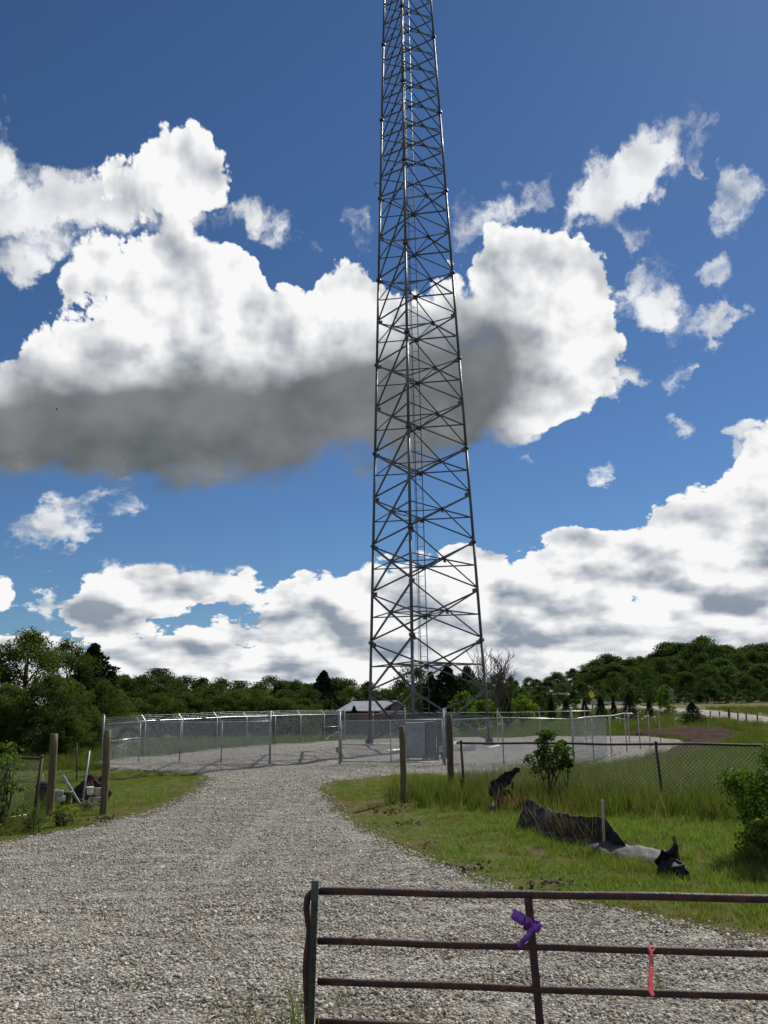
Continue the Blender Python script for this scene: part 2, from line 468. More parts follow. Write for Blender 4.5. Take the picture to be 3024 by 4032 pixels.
M['grassdry'] = leafmat('thin_brownish_lawn_grass', [(.075, .05, .026), (.12, .09, .038), (.15, .125, .045), (.14, .15, .045)], (1.3, 1.3, .8), .4, .8)
M['drygrass'] = leafmat('dry_pale_grass', [(.16, .12, .062), (.25, .19, .10), (.32, .26, .15)], (1.3, 1.2, .8), .4, .6)
M['rubber'] = mat('black_rubber', (.008, .008, .009), (.02, .02, .02), .7, 0, 8)
M['pvc'] = mat('blue_grey_pvc', (.30, .36, .42), (.42, .48, .53), .5, 0, 10)
M['ribbon_p'] = None

def film(name, c, tmix=.5):
    m = bpy.data.materials.new(name)
    m.use_nodes = True
    t = NT(m.node_tree)
    t.n.clear()
    tcn = t.node('ShaderNodeTexCoord')
    n = t.noise(tcn.outputs['Object'], 30, 3)
    col = t.mix(t.ramp(n.outputs['Fac'], .3, .7), tuple(x*.8 for x in c)+(1,), tuple(c)+(1,))
    df = t.node('ShaderNodeBsdfDiffuse', ins={0: col})
    tr = t.node('ShaderNodeBsdfTranslucent', ins={0: col})
    mx = t.node('ShaderNodeMixShader', ins={0: tmix, 1: df.outputs[0], 2: tr.outputs[0]})
    gl = t.node('ShaderNodeBsdfGlossy', ins={0: (1, 1, 1, 1), 1: .25})
    mx2 = t.node('ShaderNodeMixShader', ins={0: .06, 1: mx.outputs[0], 2: gl.outputs[0]})
    t.node('ShaderNodeOutputMaterial', ins={0: mx2.outputs[0]})
    return m
M['ribbon_p'] = film('purple_flagging_tape', (.28, .07, .55), .55)
M['ribbon_k'] = film('pink_flagging_tape', (.95, .33, .36), .6)
M['orange'] = mat('orange_paint', (.62, .12, .02), (.75, .2, .04), .5)
M['yellow'] = mat('yellow_paint', (.55, .40, .05), (.68, .52, .09), .55)
M['signyellow'] = mat('yellow_sign_sheet', (.70, .42, .02), (.78, .50, .03), .5)
M['signback'] = mat('grey_sign_back', (.10, .10, .11), (.15, .15, .16), .6, .3)
M['stone'] = mat('pale_rubble_stone', (.16, .14, .11), (.36, .32, .26), .9, 0, 7, bump=.5)
M['concrete'] = mat('concrete', (.32, .31, .29), (.45, .44, .41), .9, 0, 6, bump=.3)
M['dirtpile'] = mat('clod_soil', (.045, .030, .020), (.12, .082, .055), .95, 0, 8, bump=.8, bscale=30)
M['mound'] = mat('dark_rooty_soil', (.014, .011, .009), (.055, .043, .034), .95, 0, 9, 8, bump=1.0, bscale=35, spec=.1)
M['glass'] = mat('dark_window_glass', (.02, .025, .03), (.03, .035, .04), .1)
M['block'] = mat('dark_sign_symbol', (.01, .01, .01), (.015, .015, .015), .6)

# ---------------------------------------------------------------- ground
def ground_mat():
    m = bpy.data.materials.new('grassy_soil')
    m.use_nodes = True
    t = NT(m.node_tree)
    p = t.n['Principled BSDF']
    geo = t.node('ShaderNodeNewGeometry')
    v = geo.outputs['Position']
    big = t.noise(v, .35, 4, .6).outputs['Fac']
    mid = t.noise(v, 2.2, 6, .65).outputs['Fac']
    fine = t.noise(v, 26, 4, .6).outputs['Fac']
    g = t.mix(t.ramp(fine, .3, .7), (.045, .060, .014, 1), (.115, .14, .030, 1))
    g = t.mix(t.ramp(big, .35, .65), g, t.mix(t.ramp(fine, .3, .7), (.06, .055, .018, 1), (.15, .125, .04, 1)))
    s = t.mix(t.ramp(fine, .3, .7), (.035, .022, .014, 1), (.10, .065, .042, 1))
    k = t.m('MULTIPLY', t.ramp(mid, .54, .64), .85)
    t.put(p.inputs['Base Color'], t.mix(k, g, s))
    p.inputs['Roughness'].default_value = .95
    p.inputs['Specular IOR Level'].default_value = .1
    bn = t.node('ShaderNodeBump', ins={'Strength': .9, 'Distance': .06, 'Height': t.noise(v, 14, 6, .7).outputs['Fac']})
    t.put(p.inputs['Normal'], bn.outputs[0])
    return m
def gravel_mat(name='crushed_limestone', tint=(.95, .935, .90)):
    m = bpy.data.materials.new(name)
    m.use_nodes = True
    t = NT(m.node_tree)
    p = t.n['Principled BSDF']
    geo = t.node('ShaderNodeNewGeometry')
    v = geo.outputs['Position']
    vo = t.node('ShaderNodeTexVoronoi', {'voronoi_dimensions': '3D', 'feature': 'F1'}, {'Vector': v, 'Scale': 30.0, 'Randomness': 1.0})
    sc = t.node('ShaderNodeSeparateColor', ins={0: vo.outputs['Color']})
    tone = sc.outputs[0]
    c = t.mix(tone, tuple(.15*x for x in tint)+(1,), tuple(.50*x for x in tint)+(1,))
    c = t.mix(t.m('MULTIPLY', sc.outputs[1], .35), c, (.36, .30, .22, 1))
    crev = t.ramp(vo.outputs['Distance'], .2, .75, 1, .5)
    patch = t.m('MULTIPLY', t.ramp(t.noise(v, .9, 5, .6).outputs['Fac'], .3, .7, .78, 1.08), t.ramp(t.noise(v, 9, 6, .75).outputs['Fac'], .32, .68, .55, 1.3))
    cc = t.node('ShaderNodeVectorMath', {'operation': 'SCALE'}, {0: c, 'Scale': t.m('MULTIPLY', crev, patch)}).outputs[0]
    dirt = t.m('MULTIPLY', t.ramp(t.noise(v, .6, 4, .6).outputs['Fac'], .55, .75), .35)
    t.put(p.inputs['Base Color'], t.mix(dirt, cc, (.16, .12, .085, 1)))
    p.inputs['Roughness'].default_value = .9
    p.inputs['Specular IOR Level'].default_value = .2
    h = t.m('MULTIPLY_ADD', t.noise(v, 5, 4, .6).outputs['Fac'], .8, t.m('SUBTRACT', 1.0, vo.outputs['Distance']))
    bn = t.node('ShaderNodeBump', ins={'Strength': 1.0, 'Distance': .025, 'Height': h})
    t.put(p.inputs['Normal'], bn.outputs[0])
    return m
M['ground'], M['gravel'] = ground_mat(), gravel_mat()
M['pebble'] = None

def gridlines(lo, hi, step, far, g=1.16):
    a = list(np.arange(lo, hi, step))
    s = step
    v = hi
    while v < far[1]:
        a.append(v)
        s *= g
        v += s
    a.append(far[1])
    s = step
    v = lo
    while v > far[0]:
        s *= g
        v -= s
        a.insert(0, v)
    return np.array(a)
xs = gridlines(-36, 40, .7, (-900, 900))
ys = gridlines(-6, 66, .6, (-120, 1500))
X, Y = np.meshgrid(xs, ys)
Z = zg(X, Y)
nx, ny = len(xs), len(ys)
idx = np.arange(nx*ny).reshape(ny, nx)
f = np.stack([idx[:-1, :-1], idx[:-1, 1:], idx[1:, 1:], idx[1:, :-1]], -1).reshape(-1, 4)
gr = pydata('ground', np.stack([X, Y, Z], -1).reshape(-1, 3).tolist(), f.tolist(), M['ground'], smooth=True)
gr['kind'] = 'structure'

# gravel drive and pad -------------------------------------------------
def rough_edge(pts, step=.35, amp=.10, seed=0):
    out = []
    for a, b in zip(pts, pts[1:]+pts[:1]):
        a, b = Vector(a), Vector(b)
        L = (b-a).length
        n = max(1, min(60, int(L/step)))
        for i in range(n):
            p = a.lerp(b, i/n)
            q = mnoise.noise(Vector((p.x*1.3, p.y*1.3, seed)))*amp + mnoise.noise(Vector((p.x*5, p.y*5, seed+3)))*amp*.5
            d = (b-a).normalized()
            out.append(Vector((p.x-d.y*q, p.y+d.x*q)))
    return out
def sheet(name, poly, mat_, dz, step=.8, hfun=None):
    poly = [Vector((p.x, p.y)) for p in poly]
    P2 = np.array([[p.x, p.y] for p in poly])
    lo, hi = P2.min(0), P2.max(0)
    gx, gy = np.meshgrid(np.arange(lo[0], hi[0], step), np.arange(lo[1], hi[1], step))
    g = np.stack([gx.ravel(), gy.ravel()], -1) + rng.uniform(-.15, .15, (gx.size, 2))*step
    g = g[inside_poly(g, P2)]
    n = len(poly)
    vs = poly+[Vector(p) for p in g]
    v, e, fc, ov, _, _ = delaunay_2d_cdt(vs, [], [list(range(n))], 1, 1e-4)
    rim = np.array([any(i < n for i in o_) for o_ in ov])
    v = np.array([[p.x, p.y] for p in v])
    z = zg(v[:, 0], v[:, 1])+dz
    if hfun is not None:
        z = z+hfun(v[:, 0], v[:, 1])
    z = np.where(rim, zg(v[:, 0], v[:, 1])-.03, z)
    o = pydata(name, np.column_stack([v, z]).tolist(), [list(x) for x in fc], mat_, smooth=True)
    me = o.data
    if me.polygons[0].normal.z < 0:
        me.flip_normals()
    o['kind'] = 'structure'
    return o
def inside_poly(p, poly):
    x, y = p[:, 0], p[:, 1]
    c = np.zeros(len(p), bool)
    n = len(poly)
    for i in range(n):
        x1, y1 = poly[i]
        x2, y2 = poly[(i+1) % n]
        k = (y1 > y) != (y2 > y)
        if y1 != y2:
            c ^= k & (x < (x2-x1)*(y-y1)/(y2-y1)+x1)
    return c
V2 = lambda x, y: Vector((x, y))
G2 = lambda L: [gq(x, y).to_2d() for x, y in L]
drive = ([V2(16, -4), V2(-16, -4), V2(-16, 9.5), V2(-9.5, 11.3)] +
         G2([(0, 1825), (100, 1808), (200, 1790), (300, 1765), (380, 1735), (430, 1705), (452, 1687), (445, 1677), (400, 1668), (330, 1667), (260, 1664), (205, 1657), (192, 1650),
             (215, 1643), (320, 1636), (420, 1626), (500, 1617), (600, 1608), (700, 1602), (745, 1599), (900, 1597), (1100, 1595), (1300, 1591), (1400, 1592), (1470, 1599), (1482, 1606),
             (1440, 1622), (1390, 1636), (1330, 1648), (1250, 1662), (1150, 1668), (1050, 1672), (900, 1674), (800, 1680), (740, 1686), (702, 1692), (693, 1705), (700, 1725),
             (730, 1755), (790, 1790), (850, 1830), (930, 1865), (1040, 1905), (1200, 1950), (1400, 1990), (1659, 2040)]) + [V2(6.5, 7.0), V2(16, 5.5)])
drive = rough_edge(drive, .3, .10)
DRIVE = np.array([[p.x, p.y] for p in drive])
def ruts(x, y):
    # wheel ruts and ripples left by the spreader
    c = -1.6+.045*(y-9)**1.0
    w = np.exp(-((np.abs(x-c)-.85)/.28)**2)*sstep(8, 11, y)*(1-sstep(26, 34, y))
    rp = np.array([mnoise.noise(Vector((a*1.1, b*3.2, 0)))+.5*mnoise.noise(Vector((a*3.1, b*7.0, 4))) for a, b in zip(x, y)])
    return -.03*w+.018*rp*(1-sstep(24, 40, y))
sheet('gravel_drive', drive, M['gravel'], .05, .35, ruts)

# turned soil round the end of the pad
M['soil'] = mat('turned_brown_soil', (.016, .010, .007), (.060, .036, .024), .95, 0, 1.6, 8, bump=.9, bscale=12, spec=.03)
berm = G2([(1255, 1592), (1310, 1585), (1400, 1579), (1500, 1574), (1560, 1573), (1592, 1581), (1585, 1597), (1545, 1618), (1480, 1638), (1400, 1654), (1345, 1655), (1385, 1640), (1440, 1624), (1487, 1606), (1470, 1597), (1400, 1590), (1320, 1589)])
berm = rough_edge(berm, .4, .25, 9)
BERM = np.array([[p.x, p.y] for p in berm])
sheet('dirt_berm', berm, M['soil'], .07, .6, lambda x, y: .22*np.clip(np.array([mnoise.noise(Vector((a*.8, b*.8, 2))) for a, b in zip(x, y)]), -.2, 1)+.02)

# the public road on the rise
M['road'] = gravel_mat('pale_road_gravel', (1.15, 1.08, 1.0))
rd = G2([(1150, 1528), (1250, 1531), (1380, 1534), (1430, 1540), (1500, 1549), (1590, 1558), (1700, 1567)])+[V2(72, 76), V2(90, 92)]+G2([(1700, 1553), (1590, 1541), (1500, 1533), (1440, 1528), (1390, 1525), (1300, 1522), (1150, 1521)])
sheet('road', rd, M['road'], .06, 3.0)
ROAD = np.array([[p.x, p.y] for p in rd])

# ---------------------------------------------------------------- scattered stuff
def scatter_group():
    ng = bpy.data.node_groups.new('scatter', 'GeometryNodeTree')
    ng.interface.new_socket('Geometry', in_out='INPUT', socket_type='NodeSocketGeometry')
    ng.interface.new_socket('Protos', in_out='INPUT', socket_type='NodeSocketCollection')
    ng.interface.new_socket('Geometry', in_out='OUTPUT', socket_type='NodeSocketGeometry')
    n, l = ng.nodes, ng.links
    gi, go = n.new('NodeGroupInput'), n.new('NodeGroupOutput')
    ci = n.new('GeometryNodeCollectionInfo')
    ci.inputs['Separate Children'].default_value = True
    ci.inputs['Reset Children'].default_value = True
    ip = n.new('GeometryNodeInstanceOnPoints')
    ip.inputs['Pick Instance'].default_value = True
    def na(nm, ty):
        q = n.new('GeometryNodeInputNamedAttribute')
        q.data_type = ty
        q.inputs['Name'].default_value = nm
        return [o for o in q.outputs if o.enabled][0]
    l.new(gi.outputs[0], ip.inputs['Points'])
    l.new(gi.outputs[1], ci.inputs[0])
    l.new(ci.outputs[0], ip.inputs['Instance'])
    l.new(na('pick', 'INT'), ip.inputs['Instance Index'])
    l.new(na('rot', 'FLOAT_VECTOR'), ip.inputs['Rotation'])
    l.new(na('scl', 'FLOAT_VECTOR'), ip.inputs['Scale'])
    l.new(ip.outputs[0], go.inputs[0])
    return ng
SC = scatter_group()
def scatter(name, pts, rot, scl, protos, kindlabel=None):
    n = len(pts)
    c = bpy.data.collections.new(name+'_kinds')
    for me in protos:
        c.objects.link(bpy.data.objects.new(me.name, me))
    me = bpy.data.meshes.new(name)
    me.vertices.add(n)
    me.vertices.foreach_set('co', np.ascontiguousarray(pts, dtype=np.float32).ravel())
    a = me.attributes.new('pick', 'INT', 'POINT')
    a.data.foreach_set('value', rng.integers(0, len(protos), n).astype(np.int32))
    a = me.attributes.new('rot', 'FLOAT_VECTOR', 'POINT')
    a.data.foreach_set('vector', np.ascontiguousarray(rot, dtype=np.float32).ravel())
    a = me.attributes.new('scl', 'FLOAT_VECTOR', 'POINT')
    a.data.foreach_set('vector', np.ascontiguousarray(scl, dtype=np.float32).ravel())
    me.update()
    o = mobj(name, me)
    md = o.modifiers.new('scatter', 'NODES')
    md.node_group = SC
    for it in SC.interface.items_tree:
        if it.in_out == 'INPUT' and it.name == 'Protos':
            md[it.identifier] = c
    o['kind'] = 'stuff'
    return o

def tuft(name, n, h, spread, w, lean, mat_, segs=3, seed=0, head=False):
    r = np.random.default_rng(seed)
    V, F, T = [], [], []
    for _ in range(n):
        a, d = r.uniform(0, 6.283), spread*math.sqrt(r.uniform(0, 1))
        bx, by = d*math.cos(a), d*math.sin(a)
        la = r.uniform(0, 6.283)
        ln = lean*r.uniform(.2, 1.0)
        hh = h*r.uniform(.55, 1.1)
        ww = w*r.uniform(.7, 1.2)
        wa = r.uniform(0, 3.14)
        tone = r.uniform(0, 1)
        b0 = len(V)
        for k in range(segs+1):
            t = k/segs
            x, y, z = bx+math.cos(la)*ln*hh*t*t, by+math.sin(la)*ln*hh*t*t, hh*(t-.18*ln*t*t)-.01
            hw = ww*.5*(1-t*.9)
            if head and t > .6:
                hw = ww*.9*(1.2-t)
            V += [(x-math.cos(wa)*hw, y-math.sin(wa)*hw, z), (x+math.cos(wa)*hw, y+math.sin(wa)*hw, z)]
        for k in range(segs):
            i = b0+2*k
            F.append((i, i+1, i+3, i+2))
            T.append(tone)
    me = bpy.data.meshes.new(name)
    me.from_pydata(V, [], F)
    a = me.attributes.new('tone', 'FLOAT', 'FACE')
    a.data.foreach_set('value', np.array(T, np.float32))
    me.materials.append(mat_)
    return me
def cells(x0, x1, y0, y1, dens):
    n = int((x1-x0)*(y1-y0)*dens)
    return np.column_stack([rng.uniform(x0, x1, n), rng.uniform(y0, y1, n)])
def in_view(p, m=.6):
    return (np.abs(p[:, 0]-.012*p[:, 1]) < .475*p[:, 1]+m)
def patchn(p, s, seed):
    return np.array([mnoise.noise(Vector((a*s, b*s, seed))) for a, b in p])
def free(p):
    return ~inside_poly(p, DRIVE) & ~inside_poly(p, ROAD) & ~inside_poly(p, BERM)
def put(name, p, hs, protos, tilt=.12, dz=0.0, sq=1.0):
    n = len(p)
    z = zg(p[:, 0], p[:, 1])+dz
    rot = np.column_stack([rng.normal(0, tilt, n), rng.normal(0, tilt, n), rng.uniform(0, 6.283, n)])
    s = np.column_stack([hs*rng.uniform(.85, 1.2, n)*sq, hs*rng.uniform(.85, 1.2, n)*sq, hs])
    return scatter(name, np.column_stack([p, z]), rot, s, protos)

# old chain-link fence line on the right (tall uncut grass grows along it)
OF_A, OF_B = at(1815, 2925, 20.4), at(3024, 2933, 16.6)
def fence_dist(p):
    a, b = np.array(OF_A.to_2d()), np.array(OF_B.to_2d())
    d = (b-a)/np.linalg.norm(b-a)
    return (p-a)@np.array([-d[1], d[0]]), (p-a)@d

short = [tuft('short_tuft', 26, .055, .085, .007, .9, M['grass'], 2, s) for s in range(4)]
lush = [tuft('lush_tuft', 26, .13, .10, .008, .8, M['grass'], 3, 10+s) for s in range(4)]
tall = [tuft('tall_tuft', 24, .50, .13, .010, .55, M['meadow'], 4, 20+s) for s in range(4)]
dry = [tuft('dry_stem', 7, .60, .12, .006, .5, M['drygrass'], 5, 30+s, True) for s in range(3)]

# near verges
p = cells(-15, 21, 7, 46, 95)
p = p[in_view(p)]
p = p[free(p)]
s_, a_ = fence_dist(p)
right = p[:, 0] > .0
tallness = np.where(right & (a_ > -1.2), sstep(-3.2, -1.0, s_)*(1-.7*sstep(5, 12, s_)), 0)
tallness = np.where(right & (a_ <= -1.2), 0, tallness)
nz = patchn(p, .55, 1.0)
nz2 = patchn(p, 1.7, 5.0)
lushness = np.where(right, sstep(1.2, 3.6, p[:, 0]+.18*(p[:, 1]-12)), .0)
keep = rng.uniform(0, 1, len(p)) < np.clip(.86-.9*np.clip(nz2-.12, 0, 1)*2.2+lushness, .12, 1)
p, nz, tallness, lushness = p[keep], nz[keep], tallness[keep], lushness[keep]
far_thin = rng.uniform(0, 1, len(p)) < np.clip(1.25-p[:, 1]/40, .35, 1)
p, nz, tallness, lushness = p[far_thin], nz[far_thin], tallness[far_thin], lushness[far_thin]
edge = np.full(len(p), 9.0)
for k in range(0, len(DRIVE), 2):
    edge = np.minimum(edge, np.hypot(p[:, 0]-DRIVE[k, 0], p[:, 1]-DRIVE[k, 1]))
pn3 = patchn(p, .8, 11.0)
worn = np.clip(1.0-edge/1.1, 0, 1)*.9+np.clip(pn3*1.6-.35, 0, .8)*(lushness < .5)
worn = worn+.7*np.exp(-((p[:, 0]-.5)/1.6)**2-((p[:, 1]-20.5)/3.2)**2)
thin = rng.uniform(0, 1, len(p)) < 1-.45*np.clip(worn, 0, 1)
p, nz, tallness, lushness, worn = p[thin], nz[thin], tallness[thin], lushness[thin], worn[thin]
brown = (rng.uniform(0, 1, len(p)) < np.clip(worn*.95, 0, .9)) & (tallness < .3)
g7 = put('worn_grass', p[brown], rng.uniform(.5, 1.1, brown.sum()), [tuft('worn_tuft', 22, .05, .085, .007, 1.0, M['grassdry'], 2, 60+s) for s in range(3)])
p, nz, tallness, lushness = p[~brown], nz[~brown], tallness[~brown], lushness[~brown]
u = rng.uniform(0, 1, len(p))
kl = u < lushness*.75+.12*(nz > .1)
ks = ~kl
g1 = put('short_grass', p[ks], rng.uniform(.7, 1.5, ks.sum())*(1+.5*np.clip(nz[ks], 0, 1)), short)
g2 = put('lush_grass', p[kl], rng.uniform(.7, 1.35, kl.sum()), lush)
kt = rng.uniform(0, 1, len(p)) < np.maximum(tallness*.62, np.where((p[:, 0] < -.365*p[:, 1]) & (p[:, 1] > 15) & (p[:, 1] < 22), .14, 0))
g3 = put('tall_grass', p[kt], rng.uniform(.5, 1.35, kt.sum())*np.where(p[kt][:, 0] < 0, .75, 1), tall)
kd = rng.uniform(0, 1, len(p)) < tallness*.07+.002
g4 = put('dry_grass_stems', p[kd], rng.uniform(.5, 1.2, kd.sum()), dry)
# meadow beyond the pad
q = cells(-34, 60, 36, 96, 7)
q = q[in_view(q, 1.5)]
q = q[free(q)]
q = q[rng.uniform(0, 1, len(q)) < np.clip(1.3-q[:, 1]/110, .2, 1)]
g5 = put('meadow_grass', q, rng.uniform(.55, 1.25, len(q)), [tuft('meadow_tuft', 26, .42, .26, .022, .6, M['meadow'], 2, 40+s) for s in range(3)])
# weeds at the foot of the pipe gate
w = cells(-1.2, 2.6, 4.6, 6.6, 26)
w = w[rng.uniform(0, 1, len(w)) < np.exp(-((w[:, 1]-5.1)/.45)**2)+.10]
g6 = put('gate_weeds', w, rng.uniform(.35, .85, len(w)), dry[:2]+tall[:1], dz=.04)
for o, lab, cat in ((g1, 'short cropped grass on the verges beside the gravel drive', 'grass'), (g2, 'lush green grass round the black silt fence', 'grass'),
                    (g3, 'tall uncut grass along the old rusty chain link fence', 'grass'), (g4, 'pale dry grass stems standing among the tall grass', 'grass'),
                    (g5, 'rough meadow grass in the field beyond the gravel pad', 'grass'), (g7, 'thin brownish worn grass along the gravel edge and round the lone post', 'grass'), (g6, 'thin dry weeds growing at the foot of the pipe gate', 'weeds')):
    tag(o, lab, cat)

# loose stones on the drive
def pebble_mat(name='limestone_chips', tint=(1.10, 1.06, .98)):
    m = bpy.data.materials.new(name)
    m.use_nodes = True
    t = NT(m.node_tree)
    p_ = t.n['Principled BSDF']
    oi = t.node('ShaderNodeObjectInfo')
    rp = t.n.new('ShaderNodeValToRGB')
    t.put(rp.inputs[0], oi.outputs['Random'])
    e = rp.color_ramp.elements
    e[0].color, e[1].color = (.15, .143, .13, 1), (.66, .64, .58, 1)
    for pos, c in ((.25, (.27, .262, .24, 1)), (.6, (.42, .405, .37, 1)), (.8, (.42, .37, .29, 1)), (.85, (.44, .44, .43, 1))):
        el = e.new(pos)
        el.color = c
    t.put(p_.inputs['Base Color'], t.mix(1.0, rp.outputs[0], tuple(tint)+(1,), 'MULTIPLY'))
    p_.inputs['Roughness'].default_value = .85
    p_.inputs['Specular IOR Level'].default_value = .25
    return m
M['pebble'] = pebble_mat()
M['dusty'] = pebble_mat('dirt_coated_chips', (.66, .60, .50))
def rock_mesh(name, seed, mat_, sub=1, sq=.65):
    r = np.random.default_rng(seed)
    bm = bmesh.new()
    bmesh.ops.create_icosphere(bm, subdivisions=sub, radius=.5)
    for v in bm.verts:
        v.co *= r.uniform(.72, 1.15)
        v.co.z *= sq
        v.co.x *= 1.15
    me = bpy.data.meshes.new(name)
    bm.to_mesh(me)
    bm.free()
    me.materials.append(mat_)
    return me
chips = [rock_mesh('limestone_chip', 50+s, M['pebble']) for s in range(5)]
parts_ = []
for (y0, y1, dn) in ((5.6, 9.5, 1350), (9.5, 14, 760), (14, 20, 420), (20, 28, 200), (28, 38, 90), (38, 52, 40), (52, 64, 20)):
    p = cells(-.52*y1, .52*y1, y0, y1, dn)
    p = p[in_view(p, .25)]
    parts_.append(p[inside_poly(p, DRIVE)])
p = np.concatenate(parts_)
n = len(p)
sz = np.clip(rng.lognormal(math.log(.0205), .34, n), .010, .042)*np.clip(p[:, 1]/16, 1, 1.5)
zz = zg(p[:, 0], p[:, 1])+.05+ruts(p[:, 0], p[:, 1])+sz*.12
rip = np.array([mnoise.noise(Vector((a*1.1+.4*b, b*3.4, 7)))+.5*mnoise.noise(Vector((a*.35, b*.3, 3))) for a, b in p])
rutw = np.exp(-((np.abs(p[:, 0]+1.6-.045*(p[:, 1]-9))-.85)/.35)**2)
dirty = rng.uniform(0, 1, n) < np.clip((rip-.16)*2.6, 0, .85)*(.5+.5*rutw)+.04
rot_ = rng.uniform(0, 6.283, (n, 3))*np.array([.12, .12, 1])
scl_ = np.column_stack([sz, sz*rng.uniform(.7, 1.1, n), sz*rng.uniform(.7, 1.2, n)])
P3 = np.column_stack([p, zz])
tag(scatter('gravel_stones', P3[~dirty], rot_[~dirty], scl_[~dirty], chips), 'loose pale limestone chips covering the gravel drive', 'gravel')
tag(scatter('dirty_stones', P3[dirty], rot_[dirty], scl_[dirty]*.9, [rock_mesh('dirty_chip', 70+s, M['dusty']) for s in range(3)]), 'darker dirt-coated chips in rippled bands across the drive', 'gravel')
# chips kicked into the grass along the edge
p = cells(-9, 8, 7, 30, 60)
p = p[in_view(p)]
near = np.zeros(len(p), bool)
for k in range(0, len(DRIVE), 1):
    near |= (np.abs(p[:, 0]-DRIVE[k, 0]) < .28) & (np.abs(p[:, 1]-DRIVE[k, 1]) < .28)
p = p[near & ~inside_poly(p, DRIVE)]
sz = rng.uniform(.02, .045, len(p))
tag(scatter('edge_stones', np.column_stack([p, zg(p[:, 0], p[:, 1])+.01]), rng.uniform(0, 6.283, (len(p), 3)), np.column_stack([sz, sz, sz]), chips), 'stray limestone chips lying in the grass beside the drive', 'gravel')

# ---------------------------------------------------------------- lattice tower
TC = Vector((2.11, 50.6))
Z1 = EYE+3.5335                                  # first flange level
SEC, R1, TAP, ROT = 6.096, 3.957, .2636/6.096, .173
TG = float(zg(TC.x, TC.y))+.06
TB = TG+.14                                       # underside of the legs, on concrete piers
NS = 12
def leg_pt(i, z):
    a = (-ROT, -2*math.pi/3-ROT, 2*math.pi/3-ROT)[i]
    r = R1-TAP*(z-Z1)
    return Vector((TC.x+r*math.sin(a), TC.y-r*math.cos(a), z))
tower = thing('lattice_tower', 'tall galvanised steel three-legged lattice tower rising from the gravel pad', 'tower', (TC.x, TC.y, TG))
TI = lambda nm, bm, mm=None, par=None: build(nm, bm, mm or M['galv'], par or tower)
levels = [TB]+[Z1+k*SEC for k in range(NS-1)]
for i in range(3):
    for k in range(NS-1):
        rr = .092-.0026*k
        z0, z1 = levels[k], levels[k+1]
        bm = B()
        tube(bm, leg_pt(i, z0), leg_pt(i, z1), rr, 12)
        lg = TI('leg', bm)
        bm = B()
        c = leg_pt(i, z1)
        tube(bm, c+Vector((0, 0, -.055)), c+Vector((0, 0, -.004)), rr+.09, 16)
        tube(bm, c+Vector((0, 0, .004)), c+Vector((0, 0, .055)), rr+.09, 16)
        for b_ in range(8):
            a = b_*math.pi/4
            q = c+Vector((math.cos(a), math.sin(a), 0))*(rr+.052)
            tube(bm, q+Vector((0, 0, -.10)), q+Vector((0, 0, .10)), .016, 6)
        TI('flange', bm, par=lg)
    bm = B()
    c = leg_pt(i, TB)
    tube(bm, c+Vector((0, 0, -.03)), c+Vector((0, 0, .02)), .26, 16)
    for b_ in range(8):
        a = b_*math.pi/4
        q = c+Vector((math.cos(a), math.sin(a), 0))*.2
        tube(bm, q+Vector((0, 0, -.1)), q+Vector((0, 0, .12)), .02, 6)
    for b_ in range(6):
        a = b_*math.pi/3
        d = Vector((math.cos(a), math.sin(a), 0))
        bar(bm, c+d*.17+Vector((0, 0, .018)), c+d*.12+Vector((0, 0, .22)), .015, .16, d)
    TI('base_plate', bm)
    bm = B()
    tube(bm, Vector((c.x, c.y, TG-.3)), c+Vector((0, 0, -.032)), .42, 24)
    TI('pier', bm, M['concrete'])
def out_n(i, j):
    d = leg_pt(j, 10)-leg_pt(i, 10)
    n = Vector((d.y, -d.x, 0)).normalized()
    mid = (leg_pt(i, 10)+leg_pt(j, 10))/2
    if n.dot(Vector((mid.x-TC.x, mid.y-TC.y, 0))) < 0:
        n = -n
    return n
FACES = [(0, 1), (1, 2), (2, 0)]
